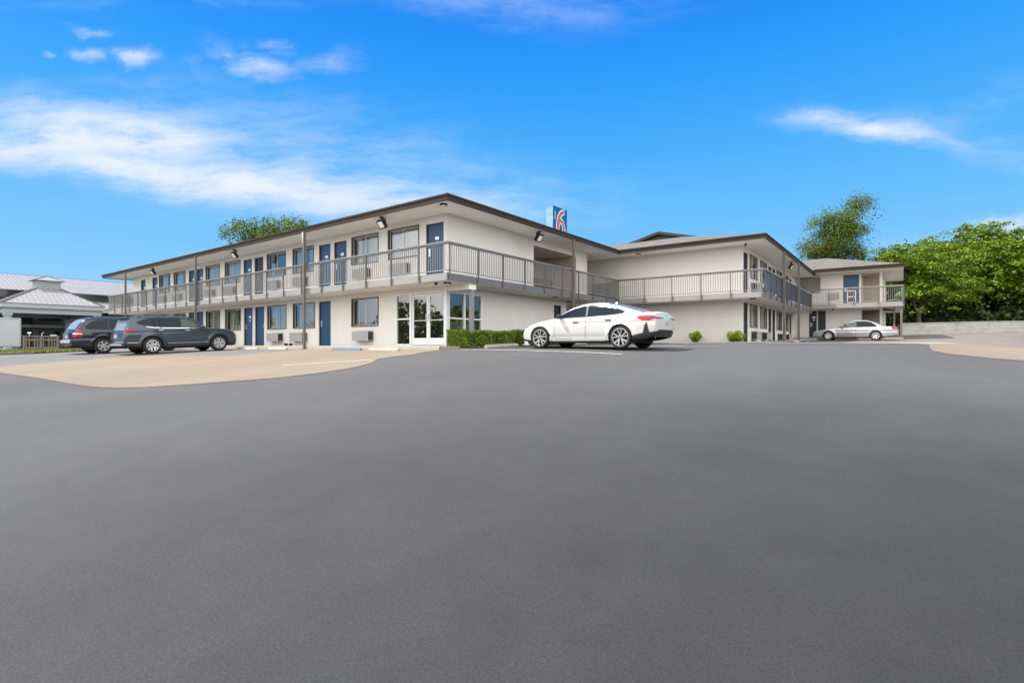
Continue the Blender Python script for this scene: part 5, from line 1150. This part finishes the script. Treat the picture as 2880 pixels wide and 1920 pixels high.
    mats_ = {'body': C['paint'], 'windscreen': CM['glass'], 'rear_window': C.get('rwmat', CM['glass']), 'trim': CM['trim'], 'chrome_trim': CM['chrome'], 'gap': CM['gap'], 'tail_light': CM['red'], 'headlight': CM['lamp'], 'reverse_light': CM['lamp'], 'bumper': CM['trim'], 'indicator': CM['orange']}
    def mk(nm, mtl, parts, parent=t):
        Vs = []; Fs = []; k = 0
        for vv, ff in parts:
            if len(ff) == 0: continue
            u_, inv = np.unique(ff.ravel(), return_inverse=True); Vs.append(vv[u_]); Fs.append(inv.reshape(ff.shape) + k); k += len(u_)
        if not Vs: return None
        return np_mesh(nm, np.concatenate(Vs), np.concatenate(Fs), mtl, parent, smooth=True)
    for l_ in sorted(set(lbl[keep].tolist())):
        q = quads[keep & (lbl == l_)]
        if l_ in ('trim', 'gap', 'chrome_trim'):
            for vv, qq in ((Vl, q[:, ::-1]), (Vr, q)): mk({'gap': 'panel_gap', 'trim': 'black_trim'}.get(l_, l_), mats_[l_], [(vv, qq)])
        elif l_ in ('body', 'gap', 'trim', 'windscreen', 'rear_window', 'chrome_trim'):
            nm = {'gap': 'panel_gaps', 'trim': 'black_trim'}.get(l_, l_)
            parts = [(Vl, q[:, ::-1]), (Vr, q)]
            if l_ == 'body': body_parts = parts; continue
            mk(nm, mats_[l_], parts)
        else:
            for vv, qq in ((Vl, q[:, ::-1]), (Vr, q)):
                if l_.startswith('door'): mk('door', C['paint'], [(vv, qq)])
                elif l_.startswith('side_window'): mk('side_window', CM['glass_light'] if (C.get('lightfront') and l_.endswith('0')) else CM['glass'], [(vv, qq)])
                else: mk(l_, mats_[l_], [(vv, qq)])
    # nose and tail caps
    def cap(row, regions, sgn):
        m_ = 41; ys = np.linspace(-1, 1, m_); P = np.zeros((U, m_, 3)); s0 = S_[row, 0]
        for j in range(m_):
            yy_ = Y_[row] * ys[j]; zz_ = Z_[row]; P[:, j, 0] = L / 2 - warp(np.full(U, s0), yy_, zz_); P[:, j, 1] = yy_; P[:, j, 2] = zz_
        ix = np.arange(U * m_).reshape(U, m_); q = np.stack([ix[:-1, :-1], ix[:-1, 1:], ix[1:, 1:], ix[1:, :-1]], -1)
        cy = (P[:-1, :-1, 1] + P[1:, 1:, 1]) / 2; cz = (P[:-1, :-1, 2] + P[1:, 1:, 2]) / 2; lb = np.full(cy.shape, 'body', dtype=object)
        for k, poly in regions: lb[inpoly(np.abs(cy), cz, poly)] = k
        out = {}
        for k in set(lb.ravel().tolist()):
            qq = q[lb == k]; qq = qq if sgn < 0 else qq[:, ::-1]
            cyk = cy[lb == k]
            if k != 'body' and np.abs(cyk).min() > .06: out[(k, 0)] = (P.reshape(-1, 3), qq[cyk > 0]); out[(k, 1)] = (P.reshape(-1, 3), qq[cyk < 0])
            else: out[(k, 0)] = (P.reshape(-1, 3), qq)
        return out
    bp_ = []
    for row, key, sgn in ((0, 'nose_marks', 1), (n - 1, 'tail_marks', -1)):
        for (k, _s), pr in cap(row, C.get(key, []), sgn).items():
            if k == 'body': bp_.append(pr)
            else: mk({'trim': 'bumper_trim', 'grille': 'grille', 'rear_window': 'rear_window'}.get(k, k), {'trim': CM['trim'], 'grille': CM['trim'], 'plate': CM['plate'], 'rear_window': C.get('rwmat', CM['glass'])}.get(k, mats_.get(k, CM['trim'])), [pr])
    mk('body', C['paint'], body_parts + bp_)
    # underside and wheel wells
    u = MB()
    u.box(L / 2 - L + .75, L / 2 - .6, -W / 2 + .14, W / 2 - .14, C['clear'], C['clear'] + .16)
    for wc in (fo, fo + wb):
        for sg in (-1, 1):
            k = len(u.v); nn = 18
            for yv in (W / 2 - .05, W / 2 - .42):
                for j in range(nn + 1):
                    a_ = math.pi * j / nn * 1.16 - .25; u.v.append((L / 2 - wc + (wr + .05) * math.cos(a_), sg * yv, wr + (wr + .05) * math.sin(a_)))
            for j in range(nn): u.f.append((k + j, k + j + 1, k + nn + 2 + j, k + nn + 1 + j)); u.mi.append(0)
            u.f.append(tuple(k + nn + 1 + j for j in range(nn + 1))); u.mi.append(0)
    u.build('underbody', CM['gap'], t, fix=False)
    # wheels
    for wc in (fo, fo + wb):
        for sg in (-1, 1):
            wheel(t, (L / 2 - wc, sg * (W / 2 - .115), wr), sg, wr, C)
    # handles, mirrors, plate, wipers, aerial
    for hs, hz in C['handles']:
        yy_ = np.interp(hs, ss, hw)
        for sg in (-1, 1):
            h = MB(); h.box(L / 2 - hs - .10, L / 2 - hs + .10, sg * (yy_ + .0) - .018, sg * (yy_ + .0) + .018, hz - .016, hz + .016); h.build('door_handle', C.get('hmat', CM['trim']), t, bevel=.01)
    ms, mz = C['mirror']; yy_ = np.interp(ms, ss, yb_)
    for sg in (-1, 1):
        h = MB(); x_ = L / 2 - ms; k = len(h.v)
        for i, (yo, f_) in enumerate(((0.0, .55), (.05, .95), (.14, 1.0), (.20, .82), (.225, .45))):
            for j in range(12):
                a_ = 2 * math.pi * j / 12; h.v.append((x_ + .075 * f_ * math.cos(a_) - yo * .25, sg * (yy_ + .02 + yo), mz + .072 * f_ * math.sin(a_) + yo * .06))
        for i in range(4):
            for j in range(12): h.f.append((k + i * 12 + j, k + i * 12 + (j + 1) % 12, k + (i + 1) * 12 + (j + 1) % 12, k + (i + 1) * 12 + j)); h.mi.append(0)
        h.f.append(tuple(k + j for j in range(12))); h.f.append(tuple(k + 48 + j for j in range(12))); h.mi += [0, 0]
        h.build('mirror', C.get('mmat', C['paint']), t, smooth=True)
    if C.get('rails'):
        for sg in (-1, 1):
            h = MB(); a, b = C['rails']; pp = [(L / 2 - x, sg * (np.interp(x, ss, yre) - .05), np.interp(x, ss, zt) - .0) for x in np.linspace(a, b, 10)]
            pp = [(pp[0][0] + .05, pp[0][1], pp[0][2] - .04)] + [(p[0], p[1], p[2] + .03) for p in pp[1:-1]] + [(pp[-1][0], pp[-1][1], pp[-1][2] - .04)]
            h.tube(pp, .016, 6); h.build('roof_rail', C.get('railm', CM['chrome']), t, smooth=True)
    if C.get('fin'):
        h = MB(); fx = L / 2 - C['fin']; z_ = float(np.interp(C['fin'], ss, zt)); h.face([(fx + .09, 0, z_ - .01), (fx - .07, .02, z_ - .01), (fx - .05, 0, z_ + .06)]); h.face([(fx + .09, 0, z_ - .01), (fx - .07, -.02, z_ - .01), (fx - .05, 0, z_ + .06)]); h.face([(fx - .07, .02, z_ - .01), (fx - .07, -.02, z_ - .01), (fx - .05, 0, z_ + .06)]); h.build('roof_aerial', C['paint'], t)
    for bx in C.get('boxes', []):
        h = MB(); h.box(*bx[2]); h.build(bx[0], bx[1], t, bevel=bx[3] if len(bx) > 3 else .006)
    return t

def wheel(parent, c, sg, r, C):
    w = bpy.data.objects.new('wheel', None); w.empty_display_size = .2; link(w, parent); w.location = c
    if sg < 0: w.rotation_euler = (0, 0, math.pi)
    wd = .115; ri = r * C['rimf']
    ty = MB(); ty.lathe([(ri, -wd), (r - .03, -wd), (r - .008, -wd + .012), (r, -wd + .04), (r, wd - .04), (r - .008, wd - .012), (r - .03, wd), (ri + .01, wd - .004), (ri, wd - .015)], axis='y', n=48)
    ty.build('tyre', CM['rubber'], w, smooth=True)
    b = MB(); b.lathe([(0, wd - .085), (ri, wd - .085)], axis='y', n=32); b.lathe([(ri * .55, wd - .08), (ri * .55, wd - .06), (0, wd - .06)], axis='y', n=24); b.build('brake_disc', CM['gap'], w)
    rm = MB(); rm.lathe([(ri + .004, wd - .10), (ri + .004, wd - .006), (ri - .012, wd - .004), (ri - .022, wd - .02), (ri - .024, wd - .09)], axis='y', n=48)
    N_ = C['spokes']; yo = wd - .018
    for i in range(N_):
        for o_ in ((-.5, .5) if C.get('twin') else (0,)):
            a0 = 2 * math.pi * i / N_ + .2; a1 = a0 + o_ * C.get('spread', .34); w0 = C.get('sw', .05); r0 = ri * .20; r1 = ri - .012
            p0 = Vector((math.cos(a0) * r0, yo - .012, math.sin(a0) * r0)); p1 = Vector((math.cos(a1) * r1, yo, math.sin(a1) * r1)); tn = Vector((-math.sin(a0), 0, math.cos(a0)))
            k = len(rm.v)
            for p, ww in ((p0, w0 * .8), (p1, w0)):
                for y_ in (0, -.03):
                    for s_ in (-.5, .5): rm.v.append(tuple(p + tn * s_ * ww + Vector((0, y_, 0))))
            for f in ((0, 1, 5, 4), (2, 6, 7, 3), (0, 4, 6, 2), (1, 3, 7, 5)): rm.f.append(tuple(k + q for q in f)); rm.mi.append(0)
    rm.lathe([(0, yo + .004), (ri * .22, yo + .002), (ri * .26, yo - .02)], axis='y', n=20)
    rm.build('rim', C.get('rimmat', CM['rim']), w, fix=False)
    hb = MB(); hb.lathe([(0, yo + .012), (ri * .11, yo + .008), (ri * .12, yo)], axis='y', n=16); hb.build('hub_cap', CM['trim'] if C.get('darkhub') else CM['chrome'], w)

# white four door fastback, nose towards the hedge
WH = dict(L=4.78, W=1.85, wb=2.86, fo=.85, wr=.338, clear=.16, paint=paint('pearl_white_paint', (.49, .49, .48), 0, .3), rimf=.78, spokes=5, twin=True, spread=.55, sw=.045, rimmat=mat('bicolour_alloy', (.42, .43, .45), .3, metal=.8), darkhub=True,
    top=[(0, .62), (.04, .68), (.15, .76), (.45, .86), (.9, .945), (1.25, .995), (1.38, 1.03), (1.7, 1.20), (2.05, 1.35), (2.4, 1.428), (2.75, 1.445), (3.1, 1.425), (3.45, 1.365), (3.8, 1.27), (4.15, 1.165), (4.45, 1.095), (4.62, 1.10), (4.70, 1.09), (4.78, 1.05)],
    bot=[(0, .24), (.3, .20), (.8, .19), (1.3, .20), (3.4, .20), (4.0, .22), (4.4, .27), (4.78, .34)], plan=[(0, .78), (.15, .86), (.45, .95), (.9, .985), (1.6, .99), (3.0, .99), (3.7, 1.0), (4.2, .97), (4.55, .91), (4.78, .84)],
    belt=[(0, .60), (.4, .74), (.9, .85), (1.4, .93), (2.4, .965), (3.5, .995), (4.1, 1.02), (4.78, 1.02)], tumble=.46, crease=.78,
    tail=[(0, -.08), (.35, -.05), (.55, .02), (.85, .03), (1.0, -.01), (1.1, -.03)], nose=[(.2, .0), (.4, .06), (.6, .04), (.9, -.04)],
    ws=(1.40, 2.22), rw=(3.22, 4.38, .68), rwmat=mat('pale_rear_glass', (.10, .14, .19), .06, spec=.9),
    spl=False, dlo=[(1.47, .955), (1.64, 1.055), (1.84, 1.155), (2.08, 1.245), (2.36, 1.305), (2.68, 1.325), (3.0, 1.312), (3.3, 1.265), (3.55, 1.20), (3.80, 1.115), (3.84, 1.08), (3.76, 1.052), (3.4, 1.02), (2.6, .985)], panes=[(1.4, 2.52), (2.58, 3.8)], lean=.12,
    doors=[[(1.42, .30), (2.52, .30), (2.55, .60), (2.56, 1.0), (1.50, .965), (1.40, .80)], [(2.52, .30), (3.22, .30), (3.42, .55), (3.55, .80), (3.62, 1.03), (2.56, 1.0), (2.55, .60)]],
    clad=[(0, .30), (.5, .26), (1.0, .215), (3.5, .235), (3.6, .25), (3.95, .34), (4.3, .44), (4.78, .49)],
    marks=[('tail_light', [(4.20, .925), (4.36, .965), (4.62, .95), (4.80, .935), (4.80, .87), (4.62, .82), (4.42, .815), (4.28, .86)]), ('trim', [(4.34, .965), (4.80, .955), (4.80, .925), (4.60, .935)]), ('trim', [(4.40, .44), (4.46, .68), (4.50, .77), (4.54, .77), (4.57, .62), (4.62, .46)]), ('trim', [(1.02, .66), (1.08, .66), (1.30, .40), (1.22, .38)]), ('headlight', [(-.1, .62), (-.1, .70), (.28, .76), (.48, .75), (.3, .68)])],
    tail_marks=[('trim', [(-.1, .30), (2, .30), (2, .50), (.62, .50), (.55, .56), (-.1, .56)]), ('tail_light', [(.50, .86), (.50, .91), (2, .94), (2, .83)]), ('trim', [(.28, .885), (.28, .90), (.50, .91), (.50, .87)]), ('plate', [(-.1, .66), (.17, .66), (.17, .80), (-.1, .80)]), ('chrome_trim', [(-.1, .93), (.03, .93), (.03, .98), (-.1, .98)])],
    nose_marks=[('grille', [(-.1, .30), (.34, .30), (.30, .58), (-.1, .58)]), ('trim', [(.5, .25), (2, .25), (2, .42), (.55, .40)])],
    handles=[(2.20, .815), (3.32, .86)], mirror=(1.62, 1.0), mmat=CM['trim'], fin=3.15)
car('parked_car', 'white four-door fastback car with black-trimmed bumper parked in front of the side wing', (5.91, .78, gz(5.91, .78) + .0), math.pi, WH)

SF = dict(L=4.78, W=1.90, wb=2.765, fo=.94, wr=.368, clear=.20, paint=paint('slate_grey_paint', (.028, .045, .066), .2, .22, .5), rimf=.66, spokes=5, twin=True, spread=.6, sw=.06,
    top=[(0, .86), (.04, .93), (.2, 1.0), (.6, 1.07), (1.15, 1.12), (1.32, 1.16), (1.65, 1.38), (2.0, 1.58), (2.35, 1.665), (2.8, 1.70), (3.5, 1.69), (4.1, 1.645), (4.40, 1.60), (4.46, 1.555), (4.56, 1.33), (4.66, 1.12), (4.72, 1.02), (4.78, .92)],
    bot=[(0, .27), (.3, .23), (1.3, .24), (3.4, .24), (4.2, .28), (4.78, .36)], plan=[(0, .80), (.15, .89), (.5, .965), (.94, .99), (1.6, .985), (3.2, .985), (3.7, 1.0), (4.2, .97), (4.55, .93), (4.78, .88)],
    belt=[(0, .82), (.5, .98), (1.3, 1.06), (2.6, 1.09), (3.8, 1.12), (4.78, 1.14)], tumble=.34, crease=.95,
    tail=[(0, -.10), (.4, .0), (.6, .03), (.8, .0), (.92, -.01), (1.05, -.0), (1.6, 0)], nose=[(.2, .0), (.5, .05), (.8, .03), (1.0, -.03)],
    ws=(1.36, 2.18), rw=(4.45, 4.68, .66), rwmat=mat('bright_rear_glass', (.16, .18, .20), .08, spec=.5), ringmat='chrome_trim', chrome_z=1.20,
    dlo=[(1.52, 1.115), (1.85, 1.34), (2.12, 1.48), (2.5, 1.545), (3.2, 1.56), (3.75, 1.53), (4.06, 1.46), (4.20, 1.36), (3.95, 1.24), (3.6, 1.165), (2.6, 1.125)], panes=[(1.4, 2.50), (2.56, 3.44), (3.50, 4.3)], lean=.05,
    doors=[[(1.45, .36), (2.50, .36), (2.54, .8), (2.54, 1.13), (1.52, 1.11), (1.40, .9)], [(2.50, .36), (3.15, .36), (3.40, .62), (3.52, .9), (3.52, 1.16), (2.54, 1.13), (2.54, .8)]],
    clad=[(0, .42), (.5, .40), (1.4, .38), (3.1, .38), (3.5, .42), (4.2, .44), (4.5, .5), (4.78, .52)], archw=.055, chromes=[[(1.45, .435), (3.08, .435), (3.12, .465), (1.40, .465)], [(4.18, .50), (4.62, .50), (4.66, .535), (4.14, .535)]],
    marks=[('tail_light', [(4.22, 1.09), (4.5, 1.10), (4.80, 1.06), (4.80, .96), (4.62, .94), (4.42, 1.02)]), ('headlight', [(-.1, .86), (-.1, .92), (.35, .98), (.3, .93)])],
    tail_marks=[('tail_light', [(.42, .97), (.42, 1.04), (2, 1.04), (2, .93), (.7, .94)]), ('trim', [(-.1, .30), (2, .30), (2, .50), (-.1, .46)]), ('chrome_trim', [(-.1, .52), (2, .54), (2, .62), (-.1, .60)]), ('chrome_trim', [(-.1, .985), (.42, .985), (.42, 1.0), (-.1, 1.0)]), ('plate', [(-.1, .74), (.17, .74), (.17, .88), (-.1, .88)])],
    nose_marks=[('grille', [(-.1, .55), (.6, .6), (.5, .86), (-.1, .86)]), ('trim', [(-.1, .25), (2, .25), (2, .42), (-.1, .42)])],
    handles=[(2.30, 1.0), (3.36, 1.03)], hmat=CM['chrome'], mirror=(1.66, 1.15), rails=(2.15, 4.15), railm=CM['trim'], lightfront=True, darkhub=True, fin=4.1,
    boxes=[('spoiler', None, (-2.20, -2.02, -.66, .66, 1.575, 1.605))])
SF['boxes'] = [('spoiler', SF['paint'], (-2.22, -2.0, -.64, .64, 1.565, 1.60), .012), ('skid_plate', CM['rim'], (-2.42, -2.30, -.6, .6, .40, .47), .012)]
zsf = gz(-13.1, -4.3); psf = math.atan((gz(-13.1, -2.83) - gz(-13.1, -5.6)) / 2.77)
c = car('parked_car', 'dark slate grey crossover with chrome window line parked nosed in to the long wing', (-13.12, -4.28, zsf), math.pi / 2, SF); c.rotation_euler = (0, -psf, math.pi / 2)

MX = dict(L=4.79, W=1.95, wb=2.70, fo=.95, wr=.358, clear=.20, paint=paint('dark_navy_paint', (.003, .006, .02), .0, .2, .4), rimf=.62, spokes=6, twin=False, sw=.095, rimmat=CM['rim'],
    top=[(0, .84), (.05, .93), (.3, 1.0), (.8, 1.06), (1.25, 1.11), (1.6, 1.33), (1.95, 1.56), (2.3, 1.67), (2.8, 1.715), (3.5, 1.705), (4.0, 1.665), (4.25, 1.60), (4.45, 1.42), (4.62, 1.18), (4.70, 1.05), (4.79, .98)],
    bot=[(0, .28), (.4, .24), (1.3, .25), (3.5, .25), (4.3, .30), (4.79, .38)], plan=[(0, .80), (.2, .90), (.55, .965), (1, .99), (3.8, 1.0), (4.3, .97), (4.6, .92), (4.79, .86)],
    belt=[(0, .8), (.6, .97), (1.3, 1.04), (3.0, 1.08), (4.79, 1.12)], tumble=.36, crease=.72,
    tail=[(0, -.05), (.4, .04), (.62, .05), (.7, -.02), (1.1, -.03), (1.7, 0)], nose=[(.2, .0), (.6, .05), (1.0, -.03)],
    ws=(1.30, 2.05), rw=(4.26, 4.64, .66), rwmat=mat('bright_rear_glass_two', (.18, .20, .22), .08, spec=.5),
    dlo=[(1.48, 1.09), (1.85, 1.36), (2.15, 1.50), (2.6, 1.565), (3.3, 1.575), (3.85, 1.52), (4.15, 1.36), (4.28, 1.17), (3.9, 1.13), (2.6, 1.10)], panes=[(1.4, 2.42), (2.48, 3.38), (3.44, 4.4)], lean=.05,
    doors=[[(1.40, .36), (2.42, .36), (2.46, 1.1), (1.48, 1.09), (1.36, .9)], [(2.42, .36), (3.1, .36), (3.38, .7), (3.44, 1.12), (2.46, 1.1)]],
    clad=[(0, .36), (1.4, .36), (3.4, .36), (4.79, .40)], archw=.03,
    marks=[('tail_light', [(4.45, 1.10), (4.80, 1.10), (4.80, .97), (4.45, .95)]), ('reverse_light', [(4.43, .95), (4.80, .97), (4.80, .915), (4.42, .90)]), ('tail_light', [(4.42, .90), (4.80, .915), (4.80, .78), (4.45, .78)]), ('headlight', [(-.1, .78), (-.1, .90), (.4, .96), (.35, .82)])],
    tail_marks=[('tail_light', [(.68, .78), (.68, 1.10), (2, 1.10), (2, .78)]), ('chrome_trim', [(-.1, .99), (.5, .99), (.5, 1.02), (-.1, 1.02)]), ('plate', [(-.1, .74), (.17, .74), (.17, .89), (-.1, .89)])],
    nose_marks=[('grille', [(-.1, .6), (.5, .62), (.45, .84), (-.1, .84)])],
    handles=[(2.22, .98), (3.22, 1.0)], mirror=(1.6, 1.12), rails=(2.2, 4.0), railm=CM['trim'], boxes=[('rear_step', CM['rim'], (-2.47, -2.35, -.62, .62, .52, .66), .02)])
yn = -4.25; zn = gz(-16.6, yn - 1); pn = math.atan((gz(-16.6, yn + .4) - gz(-16.6, yn - 2.3)) / 2.7)
c = car('parked_car', 'older dark navy sport utility with tall red tail lights, left of the slate grey crossover', (-16.6, yn - .9, gz(-16.6, yn - .9)), math.pi / 2, MX); c.rotation_euler = (0, -pn, math.pi / 2)

SV = dict(L=4.72, W=1.76, wb=2.63, fo=.93, wr=.305, clear=.16, paint=paint('silver_paint', (.42, .435, .46), .55, .3), rimf=.66, spokes=6, twin=False, sw=.07,
    top=[(0, .56), (.05, .62), (.3, .70), (.8, .785), (1.25, .845), (1.4, .875), (1.75, 1.07), (2.1, 1.25), (2.4, 1.335), (2.75, 1.36), (3.1, 1.335), (3.4, 1.25), (3.75, 1.08), (4.0, .98), (4.2, .945), (4.55, .93), (4.66, .90), (4.72, .82)],
    bot=[(0, .22), (.4, .19), (1.3, .20), (3.5, .20), (4.2, .24), (4.72, .32)], plan=[(0, .76), (.2, .88), (.55, .96), (1, .985), (3.8, .99), (4.3, .95), (4.72, .84)],
    belt=[(0, .54), (.6, .70), (1.4, .82), (2.6, .865), (3.6, .885), (4.72, .88)], tumble=.45, crease=.60,
    tail=[(0, -.05), (.4, .03), (.6, .04), (.9, -.03)], nose=[(.2, .0), (.4, .05), (.7, -.03)], ws=(1.42, 2.15), rw=(3.28, 3.98, .56),
    dlo=[(1.55, .865), (1.85, 1.04), (2.15, 1.18), (2.5, 1.25), (2.9, 1.255), (3.25, 1.19), (3.52, 1.03), (3.60, .93), (3.45, .905), (2.6, .885)], panes=[(1.4, 2.46), (2.52, 3.7)], lean=.08, lightfront=True,
    doors=[[(1.48, .27), (2.46, .27), (2.50, .89), (1.55, .86), (1.42, .7)], [(2.46, .27), (3.12, .27), (3.34, .52), (3.48, .91), (2.50, .89)]], clad=[(0, .23), (4.72, .24)],
    marks=[('trim', [(4.38, .90), (4.52, .89), (4.52, .71), (4.46, .72)]), ('tail_light', [(4.52, .90), (4.74, .88), (4.74, .70), (4.52, .71)]), ('headlight', [(-.1, .56), (-.1, .62), (.30, .68), (.42, .66), (.25, .57)]), ('trim', [(.98 + .3, .50), (3.25, .50), (3.25, .525), (1.28, .525)])],
    tail_marks=[('tail_light', [(.3, .70), (.3, .86), (2, .86), (2, .70)]), ('plate', [(-.1, .50), (.16, .50), (.16, .62), (-.1, .62)])], nose_marks=[('grille', [(-.1, .42), (.4, .42), (.35, .56), (-.1, .56)])],
    handles=[(2.24, .79), (3.22, .80)], hmat=CM['chrome'], mirror=(1.68, .92))
xs_, ys_ = 11.35, 27.45; sl_ = math.atan((gz(xs_ + 1.3, ys_) - gz(xs_ - 1.3, ys_)) / 2.6)
c = car('parked_car', 'silver four-door sedan parked along the right wing beside the blue doors', (xs_, ys_, gz(xs_, ys_)), math.pi, SV); c.rotation_euler = (0, sl_, math.pi)
